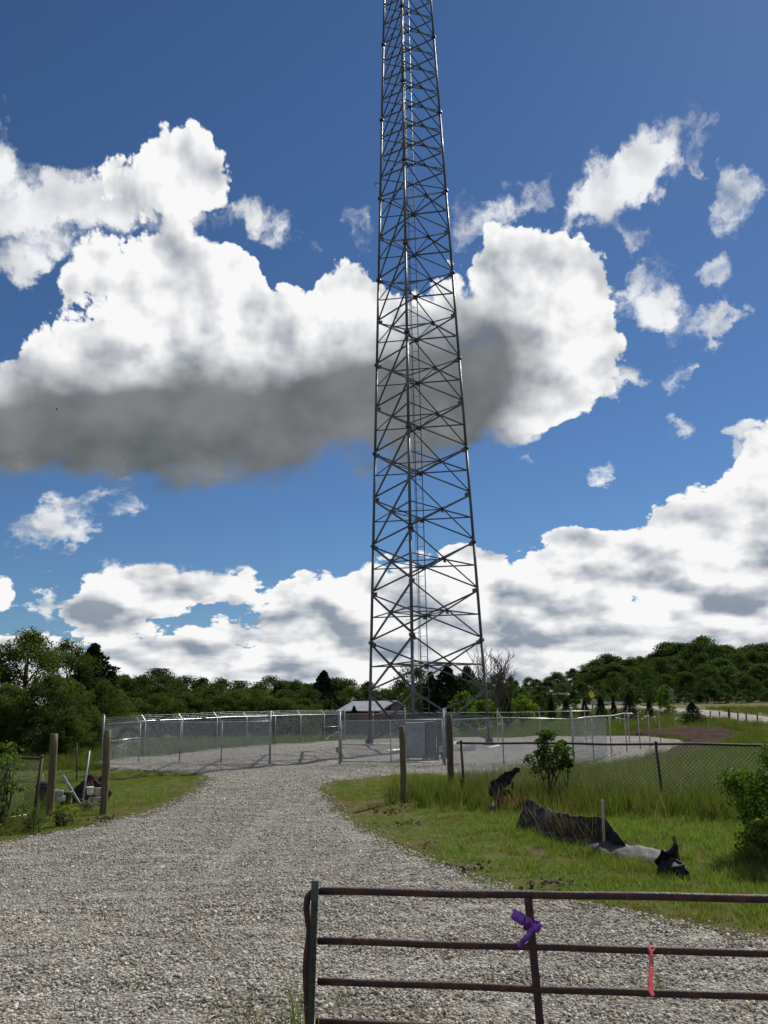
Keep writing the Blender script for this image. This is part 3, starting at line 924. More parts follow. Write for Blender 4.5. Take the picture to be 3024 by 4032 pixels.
for k in range(NS-1):
    z0, z1 = levels[k], levels[k+1]
    np_ = 2 if k < 6 else 4
    aw = .102-.0045*k
    for s in range(np_):
        a, b = z0+(z1-z0)*s/np_, z0+(z1-z0)*(s+1)/np_
        a2, b2 = (a+.10, b-.10)
        for (i, j) in FACES:
            n = out_n(i, j)
            for (p, q), o in (((leg_pt(i, a2), leg_pt(j, b2)), .012), ((leg_pt(j, a2), leg_pt(i, b2)), -.012)):
                d = (q-p).normalized()
                bm = B()
                angle(bm, p+d*.12+n*o, q-d*.12+n*o, aw*(1 if o > 0 else -1), .012*(1 if o > 0 else -1), n)
                TI('diagonal_brace', bm)
            mid = (leg_pt(i, (a+b)/2)+leg_pt(j, (a+b)/2))/2
            bm = B()
            gs = .17 if np_ == 2 else .10
            bar(bm, mid-Vector((0, 0, gs)), mid+Vector((0, 0, gs)), gs*1.6, .02, n)
            TI('gusset_plate', bm)
            for lg in (i, j):
                c = leg_pt(lg, b if s < np_-1 else b-.12)
                d = ((leg_pt(j, 10)-leg_pt(i, 10))*(1 if lg == i else -1)).normalized()
                if np_ == 2:
                    bm = B()
                    bar(bm, c-Vector((0, 0, .16))+d*.2, c+Vector((0, 0, .10))+d*.2, .24, .016, n)
                    TI('gusset_plate', bm)
            if np_ == 2:
                zm = (a+b)/2
                for (p, q) in ((leg_pt(i, zm), mid), (leg_pt(j, zm), mid)):
                    bm = B()
                    d = (q-p).normalized()
                    angle(bm, p+d*.1-n*.03, q-d*.03-n*.03, .075, .009, Vector((0, 0, 1)))
                    TI('horizontal_strut', bm)
        if np_ == 2:
            zm = (a+b)/2
            mids = [(leg_pt(i, zm)+leg_pt(j, zm))/2 for i, j in FACES]
            for u in range(3):
                bm = B()
                p, q = mids[u], mids[(u+1) % 3]
                d = (q-p).normalized()
                angle(bm, p+d*.08, q-d*.08, .06, .008, Vector((0, 0, 1)))
                TI('plan_brace', bm)
# climbing ladder and feed lines inside the back face
lad = B()
ztop = levels[-1]
bd = (leg_pt(2, 10)-leg_pt(1, 10)).normalized()
bn = out_n(1, 2)
def lad_pt(z, u, inn=.28):
    c = (leg_pt(1, z)+leg_pt(2, z))/2
    return c+bd*u-bn*inn
u0_, u1_ = -.32, .12
tube(lad, lad_pt(TG+.3, u1_), lad_pt(ztop, u1_), .028, 8)
tube(lad, lad_pt(TG+.3, u0_), lad_pt(ztop, u0_), .022, 8)
ladder = TI('ladder', lad)
z = TG+.9
while z < 60:
    bm = B()
    tube(bm, lad_pt(z, u0_), lad_pt(z, u1_), .014, 5)
    TI('rung', bm, par=ladder)
    z += .62
for u_, r_ in ((-.40, .014), (-.26, .012)):
    bm = B()
    pts = [lad_pt(TG+.2+(ztop-TG-.4)*t/40, u_+.012*math.sin(t*1.7), .34) for t in range(41)]
    path(bm, pts, r_, 6)
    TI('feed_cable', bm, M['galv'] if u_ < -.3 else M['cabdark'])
# step bolts up the near leg
z = 4.2
side = 1
while z < 47:
    bm = B()
    p = leg_pt(0, z)
    d = (leg_pt(2, 10)-leg_pt(1, 10)).normalized()*side
    tube(bm, p+d*.08, p+d*.33, .011, 5)
    tube(bm, p+d*.30, p+d*.335, .024, 6)
    TI('step_bolt', bm)
    side = -side
    z += .75
# small grounding clamp hanging off two legs
for i, zz in ((1, 37.2), (0, 35.2)):
    bm = B()
    p = leg_pt(i, zz)
    path(bm, [p+Vector((-.1, -.05, 0)), p+Vector((-.32, -.08, .1)), p+Vector((-.42, -.1, -.02)), p+Vector((-.36, -.1, -.22)), p+Vector((-.2, -.06, -.25))], .03, 6)
    TI('cable_hook', bm)

# ---------------------------------------------------------------- compound fence
FH = 1.83
def gl(v):
    return Vector((v.x, v.y, float(zg(v.x, v.y))+.05))
def chain_fabric(name, a, b, h, parent, r=.0027, pitch=.055, mt=None, lo=.04):
    """woven wire between two ground points: diagonal wires both ways"""
    a, b = Vector(a), Vector(b)
    L = math.hypot(b.x-a.x, b.y-a.y)
    n = Vector((-(b.y-a.y), b.x-a.x, 0))/L
    sp_ = pitch*math.sqrt(2)
    segs = []
    def P(u, w, o):
        return a.lerp(b, u/L)+Vector((0, 0, lo+w))+n*o
    u = -h
    while u < L:
        for sgn in (1, -1):
            u0, u1 = (u, u+h) if sgn > 0 else (u+h, u)
            # clip in u to 0..L
            w0, w1 = 0.0, h
            for lim in (0, L):
                pass
            def clip(u0, w0, u1, w1):
                if u0 > u1:
                    s = clip(u1, w1, u0, w0)
                    return s
                if u1 <= 0 or u0 >= L:
                    return None
                if u0 < 0:
                    t = -u0/(u1-u0)
                    u0, w0 = 0, w0+(w1-w0)*t
                if u1 > L:
                    t = (L-u0)/(u1-u0)
                    u1, w1 = L, w0+(w1-w0)*t
                return u0, w0, u1, w1
            s = clip(u0, w0, u1, w1)
            if s:
                segs.append((P(s[0], s[1], r*.8*sgn), P(s[2], s[3], r*.8*sgn)))
        u += sp_
    bm = B()
    for p, q in segs:
        if (q-p).length > .02:
            tube(bm, p, q, r, 3, cap=False)
    # knuckled top selvage
    o = build(name, bm, mt or M['wire'], parent)
    o['kind'] = 'stuff'
    return o
def pole_post(parent, p, h, r, arm=None, mt=None, name='post', lean=(0, 0)):
    bm = B()
    top = p+Vector((lean[0], lean[1], h))
    tube(bm, p-Vector((0, 0, .15)), top, r, 10)
    po = build(name, bm, mt or M['fencepost'], parent)
    bm = B()
    bmesh.ops.create_uvsphere(bm, u_segments=10, v_segments=5, radius=r*1.15, matrix=Matrix.Translation(top) @ Matrix.Diagonal((1, 1, .7, 1)))
    build('cap', bm, mt or M['fencepost'], po)
    if arm is not None:
        bm = B()
        bar(bm, top-Vector((0, 0, .02)), top+arm, .035, .012)
        build('barb_arm', bm, M['fencepost'], po)
    return po
def rail(parent, pts, r=.021, mt=None, name='top_rail'):
    bm = B()
    path(bm, pts, r, 8)
    return build(name, bm, mt or M['galv_light'], parent)
def fence_run(label, A, Bp, posts_t, arm, ends=(True, True), fabric=(0, 1), rail_to=1.0, wires=True, brace=(False, False), termr=.045, mesh_r=.0034):
    """chain-link run from A to B (ground); posts at parameters posts_t"""
    A, Bp = gl(A), gl(Bp)
    t = thing('chain_link_fence', label, 'fence', A)
    G = lambda s: gl(A.lerp(Bp, s))
    for s, e in ((0.0, ends[0]), (1.0, ends[1])):
        if e:
            pole_post(t, G(s), FH+.38, termr, None, name='terminal_post')
    for s in posts_t:
        pole_post(t, G(s), FH-.01, .028, arm)
    Z_ = lambda v, h: v+Vector((0, 0, h))
    n = max(2, int((Bp-A).length/3))
    rail(t, [Z_(G(rail_to*i/n), FH-.03) for i in range(n+1)])
    if wires:
        for w in range(3):
            bm = B()
            k = (w+1)/3
            off = Vector(arm)*k if arm is not None else Vector((0, 0, .3*k))
            path(bm, [Z_(G(i/n), FH-.02)+off for i in range(n+1)], .005, 4)
            # barbs
            for i in range(n*12):
                p = Z_(G((i+.5)/(n*12)), FH-.02)+off
                tube(bm, p-Vector((.02, .01, .02)), p+Vector((.02, -.01, .02)), .003, 3, cap=False)
            build('barbed_wire', bm, M['wire'], t)
    if fabric:
        chain_fabric('wire_mesh', G(fabric[0]), G(fabric[1]), FH-.06, t, mesh_r, .064)
        bm = B()
        path(bm, [Z_(G(fabric[0]+(fabric[1]-fabric[0])*i/n), .10) for i in range(n+1)], .004, 4)
        build('tension_wire', bm, M['wire'], t)
    L = (Bp-A).length
    for s0, on in ((0, brace[0]), (1, brace[1])):
        if on and posts_t:
            s1 = min(posts_t, key=lambda q: abs(q-s0))
            rail(t, [Z_(G(s0), FH*.52), Z_(G(s1), FH*.52)], .021, name='brace_rail')
            bm = B()
            tube(bm, Z_(G(s0), FH*.5), Z_(G(s1), .08), .006, 5)
            build('truss_rod', bm, M['wire'], t)
    return t
FL, G1, G2_, G3 = gp(400, 3003), gp(1062, 3012), gp(1338, 3013), gp(1752, 3018)
FR, BR, BL = gp(2262, 3027), gp(2606, 2937), gp(1357, 2917)
def tpar(A, Bp, pxs):
    """parameters along A-B at which the line crosses photograph columns"""
    out = []
    for px in pxs:
        best = min(range(0, 1001), key=lambda i: abs(project(A.lerp(Bp, i/1000))[0]-px))
        out.append(best/1000)
    return out
def project(v):
    d = Vector((v.x, v.y, v.z-EYE))
    w = d.dot(f0)
    return 1512+d.dot(RX)/w*FPX, 2016-d.dot(UX)/w*FPX
out_l = (FL-FR).normalized()
fd = (FR-FL)
fd.z = 0
fd.normalize()
fn = Vector((fd.y, -fd.x, 0))                      # pointing to the camera
ARM = lambda d: Vector((d.x*.26, d.y*.26, .27))
fence_run('bare wire mesh front fence with its corner post behind the treated wooden post', FL, G1, tpar(FL, G1, (546, 706, 870)), ARM(fd*-.8+fn*.3), (True, True), brace=(True, False))
fence_run('long side fence running back from the corner post along the trees', FL, BL, tpar(FL, BL, (566, 714, 852, 970, 1083, 1183, 1277)), ARM(-fd), (False, True), brace=(True, True))
fence_run('rear chain link fence behind the tower legs facing the red barn', BL, BR, tpar(BL, BR, (1470, 1630, 1790, 1962, 2131, 2309, 2480)), ARM(-fn), (False, False), fabric=(0, .42), rail_to=.82, wires=False)
fence_run('chain link fence between the equipment gate post and the thick front corner post', G3, FR, tpar(G3, FR, (1985,)), ARM(-fd*.8), (False, True), wires=False, mesh_r=.0038)
fence_run('unfinished side fence of bare posts with tilted arms and half a top rail', FR, BR, tpar(FR, BR, (2340, 2410, 2470, 2523, 2562, 2604)), ARM(fd), (False, False), fabric=(0, .30), rail_to=.62, wires=False, mesh_r=.004)
# swing gate leaf across the entrance
def gate_leaf(label, A, Bp, mids):
    A, Bp = gl(A), gl(Bp)
    t = thing('chain_link_gate', label, 'gate', A)
    H = FH-.02
    Z_ = lambda v, h: v+Vector((0, 0, h))
    G = lambda s: gl(A.lerp(Bp, s))
    pole_post(t, G(0), FH+.40, .055, None, name='hinge_post')
    pole_post(t, G(1), FH+.38, .045, None, name='latch_post')
    e0, e1 = .018, .985
    for nm, h in (('top_rail', H), ('bottom_rail', .10)):
        rail(t, [Z_(G(e0), h), Z_(G(e1), h)], .022, M['fencepost'], nm)
    for s in [e0, e1]+mids:
        bm = B()
        tube(bm, Z_(G(s), .08), Z_(G(s), H), .022, 8)
        build('upright', bm, M['fencepost'], t)
    rail(t, [Z_(G(e0), H*.45), Z_(G(mids[0]), H*.45)], .018, M['fencepost'], 'middle_rail')
    chain_fabric('wire_mesh', G(e0), G(e1), H-.06, t, .0042, .068, lo=.08)
    for h in (.35, 1.45):
        bm = B()
        box(bm, Z_(G(.009), h), (.10, .07, .09))
        build('hinge', bm, M['galv'], t)
    return t
gate_leaf('closed chain link gate leaf in front of the grey equipment cabinets', G2_, G3, tpar(G2_, G3, (1540,)))

# ---------------------------------------------------------------- old low fences
def old_fence(label, A, Bp, posts, h, railr=.024, rail_ext=(0, 0), leaf=None):
    t = thing('chain_link_fence', label, 'fence', onground(A))
    Z_ = lambda v, hh: onground(v)+Vector((0, 0, hh))
    n = 10
    pts = []
    for i in range(n+1):
        s = -rail_ext[0]+(1+rail_ext[0]+rail_ext[1])*i/n
        v = A.lerp(Bp, s)
        pts.append(Vector((v.x, v.y, v.z-.012*math.sin(i*1.9))))
    rail(t, pts, railr, M['rustdark'])
    for s, ln in posts:
        v = A.lerp(Bp, s)
        bm = B()
        p = onground(v)
        tube(bm, p+Vector((ln, 0, -.2)), v+Vector((0, 0, .03)), .03, 8)
        po = build('post', bm, M['rustdark'], t)
        bm = B()
        bmesh.ops.create_uvsphere(bm, u_segments=8, v_segments=5, radius=.036, matrix=Matrix.Translation(v+Vector((0, 0, .03))))
        build('cap', bm, M['rustdark'], po)
    # mesh follows the rail
    a, b = onground(A), onground(Bp)
    hh = min(A.z-a.z, Bp.z-b.z)-.03
    chain_fabric('wire_mesh', a, b, hh, t, .0022, .06, M['wire'])
    return t
OFB = OF_A.lerp(OF_B, 1.35)
old_fence('low old chain link fence with a dark rusty top rail in tall grass', OF_A, OFB, [(0, .05), (.24, 0), (.505, .06), (.80, 0)], 1.1, rail_ext=(.012, 0))
LA, LB = at(165, 2986, 16.3), at(-420, 2962, 17.6)
old_fence('low overgrown chain link fence with a dark corner post beside the junk pile', LA, LB, [(0, -.10), (.42, 0), (.9, 0)], 1.1)

# ---------------------------------------------------------------- wooden posts
def wood_post(label, top, bot, w, mt, seed):
    base = gp(*bot)
    t_ = at(top[0], top[1], base.y)
    dep = (base-Vector((0, 0, EYE))).dot(f0)
    r = w/2*dep/FPX
    bm = B()
    n = 16
    rr = random.Random(seed)
    pts, rad = [], []
    for i in range(9):
        s = i/8
        pts.append((base-Vector((0, 0, .3))).lerp(t_, s)+Vector((rr.uniform(-.006, .006), rr.uniform(-.006, .006), 0)))
        rad.append(r*(1.05-.08*s)*rr.uniform(.98, 1.02))
    path(bm, pts, rad, n)
    o = build('wooden_post', bm, mt, smooth=False)
    # move the origin to the foot
    o.data.transform(Matrix.Translation(-base))
    o.location = base
    return tag(o, label, 'post')
wood_post('upright treated round wooden post standing beside the black tub', (214, 2889), (196, 3212), 30, M['wood'], 1)
wood_post('treated round wooden post standing beside the pale rubble and buckets', (424, 2876), (407, 3207), 29, M['wood'], 2)
wood_post('lone treated wooden post in bare soil at the drive edge', (1583, 2859), (1591, 3158), 24, M['wood'], 3)
wood_post('weathered grey-brown wooden post at the end of the rusty fence', (1767, 2812), (1778, 3112), 26, M['wooddark'], 4)

# ---------------------------------------------------------------- pipe gate in the foreground
YL, YR = 5.22, 4.72
def gpt(px, py):
    # the gate stands in a vertical plane that comes nearer to the right
    d = ray(px, py)
    # plane through (xl, YL) and (xr, YR)
    xl, xr = at(1245, 3512, YL).x, at(3024, 3540, YR).x
    k = (YR-YL)/(xr-xl)
    q = d.x/d.y
    y = (YL-k*xl)/(1-k*q)
    return Vector((q*y, y, EYE+d.z/d.y*y))
gate = thing('pipe_gate', 'rusty red-brown tubular pipe gate swung across the gravel drive', 'gate', onground(gpt(1230, 4000)))
def along(a, b, ext, n=14, wob=.004, seed=0):
    a, b = Vector(a), Vector(b)
    out = []
    for i in range(n+1):
        p = a.lerp(b, i/n*(1+ext))
        out.append(p+Vector((0, 0, wob*mnoise.noise(Vector((i*.45, seed, 0))))))
    return out
TR = .0178
rows = [((1262, 3509), (3024, 3538), .0212), ((1252, 3705), (3024, 3754), .0200), ((1252, 3864), (3024, 3925), .0196), ((1245, 4024), (3024, 4094), .0196)]
for k, (a, b, r) in enumerate(rows):
    bm = B()
    pa, pb = gpt(*a), gpt(*b)
    path(bm, along(pa, pb, .55, 16, .006, k), r, 12)
    build('rail', bm, M['rust'], gate)
pa, pb = gpt(1262, 3509), gpt(3024, 3538)
low0, low1 = gpt(1245, 4024)-Vector((0, 0, .19)), gpt(3024, 4094)-Vector((0, 0, .19))
bm = B()
path(bm, along(low0, low1, .55, 16, .006, 9), .0175, 12)
build('rail', bm, M['rust'], gate)
# bent end stile: the top rail curls over and runs down, dented
cur = [(1275, 3509), (1245, 3512), (1224, 3520), (1210, 3540), (1206, 3575), (1211, 3625), (1217, 3665), (1214, 3700), (1208, 3760), (1205, 3820), (1208, 3900), (1212, 3980), (1216, 4030)]
pts = [gpt(*c)+Vector((0, .012, 0)) for c in cur]
pts.append(Vector((pts[-1].x, pts[-1].y, low0.z-.03)))
bm = B()
path(bm, pts, [.0205, .0205, .0205, .0205, .020, .018, .017, .018, .021, .0225, .0225, .0225, .0225, .0225], 12)
build('end_stile', bm, M['rust'], gate)
for (a, b) in (((2078, 3524), (2126, 4030)),):
    bm = B()
    p, q = gpt(*a), gpt(*b)
    q2 = q+(q-p).normalized()*.22
    bar(bm, p, q2, .040, .030, Vector((0, 1, 0)))
    build('brace_stile', bm, M['rust'], gate)
e = pa.lerp(pb, 1.54)
bm = B()
path(bm, [e, Vector((e.x, e.y, low1.z))], .0195, 12)
build('end_stile', bm, M['rust'], gate)
# hinge post that carries the gate beyond the frame
bm = B()
hp = pa.lerp(pb, 1.6)
tube(bm, Vector((hp.x, hp.y, -.3)), Vector((hp.x, hp.y, 1.35)), .06, 12)
tag(build('gate_post', bm, M['rustdark']), 'thick rusty steel post at the hinged end of the pipe gate', 'post')

# steel T-post the gate end is tied to
tp = thing('fence_t_post', 'dark studded steel T-post with a pale tip wired to the pipe gate', 'post', onground(gpt(1232, 4000)))
top, bot = gpt(1244, 3462)-Vector((0, .055, 0)), gpt(1232, 3850)-Vector((0, .055, 0))
dn = (bot-top).normalized()
foot = bot+dn*((bot.z+.25)/-dn.z)
bm = B()
wt = .019
prism(bm, foot, top, [(-.004, -wt), (.004, -wt), (.004, -.004), (.032, -.004), (.032, .004), (.004, .004), (.004, wt), (-.004, wt)], Vector((0, 1, 0)))
shaft = build('shaft', bm, M['tpost'], tp)
bm = B()
prism(bm, top-dn*-.10, top-dn*.003, [(-.006, -wt-.002), (.006, -wt-.002), (.006, -.006), (.034, -.006), (.034, .006), (.006, .006), (.006, wt+.002), (-.006, wt+.002)], Vector((0, 1, 0)))
build('painted_tip', bm, mat('pale_grey_green_tip', (.045, .05, .047), (.10, .105, .10), .6), tp)
for i in range(20):
    bm = B()
    c = top+dn*(.14+i*.055)+Vector((0, -.006, 0))
    box(bm, c, (.014, .010, .016))
    build('stud', bm, M['tpost'], shaft)
bm = B()
c = top+dn*.66
ring = [c+Vector((.045*math.cos(a)-.012, .045*math.sin(a)+.03, .012*math.sin(3*a))) for a in np.linspace(0, 12.0, 40)]
path(bm, ring, .0022, 4)
path(bm, [c+Vector((.03, -.01, 0)), c+Vector((.045, -.02, -.06)), c+Vector((.02, -.02, -.10))], .002, 4)
build('tie_wire', bm, M['deadwood'], tp)

# flagging tapes
def ribbon(name, label, strips, mt):
    t = thing(name, label, 'ribbon', strips[0][0][0])
    for si, (pts, ws) in enumerate(strips):
        V, F = [], []
        P_, W_ = [], []
        for i in range(len(pts)-1):
            for k in range(5):
                P_.append(pts[i].lerp(pts[i+1], k/5))
                W_.append(ws[i]+(ws[i+1]-ws[i])*k/5)
        pts, ws = P_+[pts[-1]], W_+[ws[-1]]
        if len(pts) < 40:
            pts = [q+Vector((mnoise.noise(Vector((i*.22, si, 1)))*.006, mnoise.noise(Vector((i*.3, si, 7)))*.012, mnoise.noise(Vector((i*.22, si, 4)))*.006)) for i, q in enumerate(pts)]
        n = len(pts)
        for i, (p, w) in enumerate(zip(pts, ws)):
            a = (pts[min(i+1, n-1)]-pts[max(i-1, 0)]).normalized()
            tw = .3*math.sin(i*.3+si)
            s = a.cross(Vector((math.sin(tw), 1, .2)).normalized()).normalized()
            V += [p-s*w/2, p+s*w/2]
        for i in range(n-1):
            F.append((2*i, 2*i+1, 2*i+3, 2*i+2))
        o = pydata('tail', V, F, mt, t, True)
        sd = o.modifiers.new('s', 'SOLIDIFY')
        sd.thickness = .0008
    return t
fr_ = Vector((0, -.03, 0))
Pq = lambda x, y, o=0: gpt(x, y)+fr_+Vector((0, -o, 0))
kn = (2095, 3640)
ring = []
for a in np.linspace(0, 6.6, 14):
    c = gpt(2098, 3648)
    ring.append(c+Vector((.034*math.cos(a), .034*math.sin(a), .006*math.sin(a*2))))
pr = ribbon('purple_ribbon', 'purple flagging tape knotted round the upright brace of the pipe gate', [
    ([Pq(2098, 3640), Pq(2075, 3622, .02), Pq(2055, 3612, .03), Pq(2035, 3600, .02), Pq(2014, 3590, .01)], [.02, .045, .056, .058, .050]),
    ([Pq(2098, 3640), Pq(2080, 3665, .02), Pq(2062, 3685, .03), Pq(2045, 3705, .02), Pq(2036, 3718, .02)], [.018, .03, .034, .034, .032]),
    (ring, [.045]*14)], M['ribbon_p'])
ring = []
for a in np.linspace(0, 6.6, 12):
    c = gpt(2556, 3741)
    ring.append(c+Vector((.004*math.sin(a*2), .022*math.cos(a), .023*math.sin(a))))
ribbon('pink_ribbon', 'pink flagging tape hanging from the second rail of the pipe gate', [
    ([Pq(2556, 3738), Pq(2557, 3765, .012), Pq(2555, 3800, .012), Pq(2552, 3840, .008), Pq(2551, 3880, .01), Pq(2558, 3908, .012)], [.014, .018, .024, .028, .028, .020]),
    (ring, [.018]*12),
    ([Pq(2556, 3738, .01), Pq(2549, 3728, .02), Pq(2546, 3722, .02)], [.012, .014, .006]),
    ([Pq(2556, 3738, .01), Pq(2563, 3728, .02), Pq(2567, 3723, .02)], [.012, .012, .006])], M['ribbon_k'])

# ---------------------------------------------------------------- trees
def leaves_mesh(name, centers, outward, size, mat_, seed, up=.25):
    r = np.random.default_rng(seed)
    n = len(centers)
    nrm = outward*.7+r.normal(0, .75, (n, 3))+np.array([0, 0, up])
    nrm /= np.linalg.norm(nrm, axis=1)[:, None]
    t = np.cross(nrm, r.normal(0, 1, (n, 3)))
    t /= np.linalg.norm(t, axis=1)[:, None]
    b = np.cross(nrm, t)
    s = (size*r.uniform(.55, 1.35, n))[:, None]
    a = r.uniform(.45, .75, n)[:, None]
    dr = nrm*s*.18
    v = np.stack([centers-t*s*.5-dr, centers-b*s*a*.5, centers+t*s*.5-dr, centers+b*s*a*.5], 1)
    return quads_mesh(name, v, mat_, 4, r.uniform(0, 1, n))
def broad_crown(name, seed, width, nleaf, leaf, mat_, bottom=.16, nlobe=34, prof=None, lobe=.17, flat=1.0):
    """crown of a tree of height 1"""
    r = np.random.default_rng(seed)
    prof = prof or (lambda t: math.sin(math.pi*min(1, max(0, .12+.88*t)))**.6)
    L = []
    for i in range(nlobe):
        t = r.uniform(0, 1)**.85
        a = r.uniform(0, 6.283)
        rad = width*.5*prof(t)*math.sqrt(r.uniform(.15, 1))*.85
        L.append((rad*math.cos(a), rad*math.sin(a), bottom+(1-bottom)*(.08+.82*t), lobe*width*r.uniform(.6, 1.25)))
    L = np.array(L)
    k = r.choice(len(L), nleaf, p=L[:, 3]**2/np.sum(L[:, 3]**2))
    d = r.normal(0, 1, (nleaf, 3))
    d[:, 2] += .25
    d /= np.linalg.norm(d, axis=1)[:, None]
    rr = L[k, 3]*(r.uniform(0, 1, nleaf)**.35)*r.uniform(.8, 1.12, nleaf)
    c = L[k, :3]+d*rr[:, None]*np.array([1, 1, .8*flat])
    c[:, 2] = np.minimum(c[:, 2], 1.0)
    return leaves_mesh(name, c, d, leaf, mat_, seed+1), L
def cedar_crown(name, seed, width, nleaf, leaf, mat_, bottom=.04):
    r = np.random.default_rng(seed)
    t = r.uniform(0, 1, nleaf)**.75
    a = r.uniform(0, 6.283, nleaf)
    lump = 1+.28*np.sin(a*3+t*17+seed)+.22*np.sin(a*5-t*29)+.15*np.sin(t*60)
    rad = width*.5*((1-t)**.8)*lump*np.sqrt(r.uniform(.25, 1, nleaf))+.004
    c = np.column_stack([rad*np.cos(a), rad*np.sin(a), bottom+(1-bottom)*t])
    d = np.column_stack([np.cos(a), np.sin(a), np.full(nleaf, .3)])
    return leaves_mesh(name, c, d, leaf, mat_, seed+1, .1)
def limb_mesh(name, seed, lobes, r0_, mat_, top=.8, nl=9, fork=.25):
    r = random.Random(seed)
    bm = B()
    pts = [Vector((0, 0, -.03)), Vector((.004, 0, .08)), Vector((r.uniform(-.02, .02), r.uniform(-.02, .02), .3)), Vector((r.uniform(-.04, .04), r.uniform(-.04, .04), .55)), Vector((r.uniform(-.04, .04), r.uniform(-.04, .04), top))]
    path(bm, pts, [r0_*1.35, r0_, r0_*.8, r0_*.5, r0_*.15], 8)
    for i in range(nl):
        q = Vector(lobes[r.randrange(len(lobes))][:3])
        h = min(q.z*.75, r.uniform(fork, .6))
        s = pts[2].lerp(pts[4], max(0, (h-.3)/.5)) if h > .3 else Vector((0, 0, h))
        m_ = s.lerp(q, .5)+Vector((0, 0, .02))
        path(bm, [s, m_, q], [r0_*.42, r0_*.26, r0_*.08], 6)
    me = bpy.data.meshes.new(name)
    bm.to_mesh(me)
    bm.free()
    me.materials.append(mat_)
    return me
PROTO = {}
def proto(key, cm, L, tr, seed):
    PROTO.setdefault(key, []).append((cm, tr))
for s in range(5):
    w = (.85, 1.05, .72, .95, 1.2)[s]
    cm, L = broad_crown('crown', 100+s*7, w, 7500, .030, M['leaf'], .05 if s % 2 else .12, 46, lobe=.145)
    proto('broad', cm, L, limb_mesh('trunk', 200+s, L, .018, M['trunk']), s)
for s in range(4):
    cm, L = broad_crown('crown', 300+s*7, (.9, 1.05, .8, 1.0)[s], 8000, .030, M['leaf'], .0, 50, lambda t: min(1, 1.35*math.sqrt(max(0, 1-t)))*.95+.05, lobe=.135)
    proto('hill', cm, L, limb_mesh('trunk', 400+s, L, .016, M['trunk']), s)
for s in range(2):
    cm, L = broad_crown('crown', 140+s*7, .9, 15000, .019, M['leafnear'], .03, 80, lobe=.11)
    proto('near', cm, L, limb_mesh('trunk', 240+s, L, .018, M['trunk'], nl=16), s)
for s in range(3):
    cm = cedar_crown('crown', 160+s*3, (.55, .42, .7)[s], 5200, .034, M['leafdark'])
    tr = limb_mesh('trunk', 260+s, [(0, 0, .8)], .02, M['trunk'], nl=1)
    proto('cedar', cm, None, tr, s)
for s in range(2):
    cm, L = broad_crown('crown', 180+s*5, 1.0, 3200, .050, M['leafbright'], .10, 30, lobe=.15)
    proto('bright', cm, L, limb_mesh('trunk', 280+s, L, .014, M['trunk']), s)
TN = [0]
def tree(name, label, cat, x, ytop, d, kind, wr=1.0, group=None, pick=None, K_=K):
    top = at(x*K_, ytop*K_, d)
    g = onground(top)
    H = max(1.0, top.z-g.z)
    TN[0] += 1
    pr_ = PROTO[kind]
    cm, tr = pr_[(TN[0] if pick is None else pick) % len(pr_)]
    t = bpy.data.objects.new(name, None)
    t.location = g
    COL.objects.link(t)
    t.rotation_euler = (0, 0, (TN[0]*2.399) % 6.283)
    t.scale = (H*wr, H*wr, H)
    tag(t, label, cat, group)
    for nm, me in (('trunk', tr), ('crown', cm)):
        o = bpy.data.objects.new(nm, me)
        COL.objects.link(o)
        o.parent = t
    return t
def lerp_prof(prof, x):
    return float(np.interp(x, [p[0] for p in prof], [p[1] for p in prof]))
rt = random.Random(11)
# wood at the far left
LW = 'leafy broad tree in the wood beside the long side fence'
tree('tree', 'tallest loose-crowned tree of the wood standing beside the old overgrown fence', 'tree', 62, 1351, 50, 'near', 1.0, pick=0)
tree('tree', 'dense dark round-topped tree right behind the tallest tree of the left wood', 'tree', 150, 1372, 58, 'near', .85, pick=1)
tree('cedar_tree', 'dark ragged cedar at the edge of the wood above the fence corner', 'tree', 205, 1392, 60, 'cedar', 1.7, pick=0)
for (x, yt, d, wr) in ((-60, 1385, 52, 1.1), (-15, 1400, 48, .9), (110, 1450, 47, 1.1), (20, 1470, 46, 1.2), (165, 1470, 50, 1.0), (225, 1462, 55, 1.0), (80, 1530, 45.5, 1.6), (-30, 1540, 45.5, 1.6), (150, 1545, 46.5, 1.6), (205, 1535, 51, 1.4), (255, 1490, 60, 1.1), (250, 1545, 57, 1.5)):
    tree('tree', 'leafy tree of the shady thicket behind the low overgrown fence', 'tree', x, yt, d, 'near', wr, 'trees of the shady thicket behind the low overgrown fence')
prof = [(230, 1440), (300, 1452), (350, 1446), (400, 1462), (470, 1458), (540, 1470), (600, 1455), (680, 1462), (740, 1468), (800, 1470), (850, 1478), (1000, 1470)]
for row, (d0, dy, step) in enumerate(((150, 4, 38), (118, 14, 44), (96, 34, 50))):
    x = 235
    while x < 1010:
        y = lerp_prof(prof, x)+dy+rt.uniform(-8, 10)
        if not (row == 2 and 700 < x < 900):
            tree('tree', LW if row else 'distant tree of the wood rising behind the long side fence', 'tree', x, y, d0+rt.uniform(-6, 6), 'broad', rt.uniform(.95, 1.35),
                 'trees of the wood beside the side fence' if row else 'distant trees behind the side fence')
        x += step*rt.uniform(.75, 1.2)
for (x, yt, d) in ((290, 1500, 76), (345, 1488, 78), (405, 1492, 80), (455, 1478, 82), (505, 1485, 84), (560, 1480, 86), (615, 1500, 88), (265, 1520, 66), (655, 1502, 92)):
    tree('tree', 'low bushy tree at the front of the wood along the side fence', 'tree', x, yt+4, d, 'near', 1.6, 'bushy trees at the front of the wood')
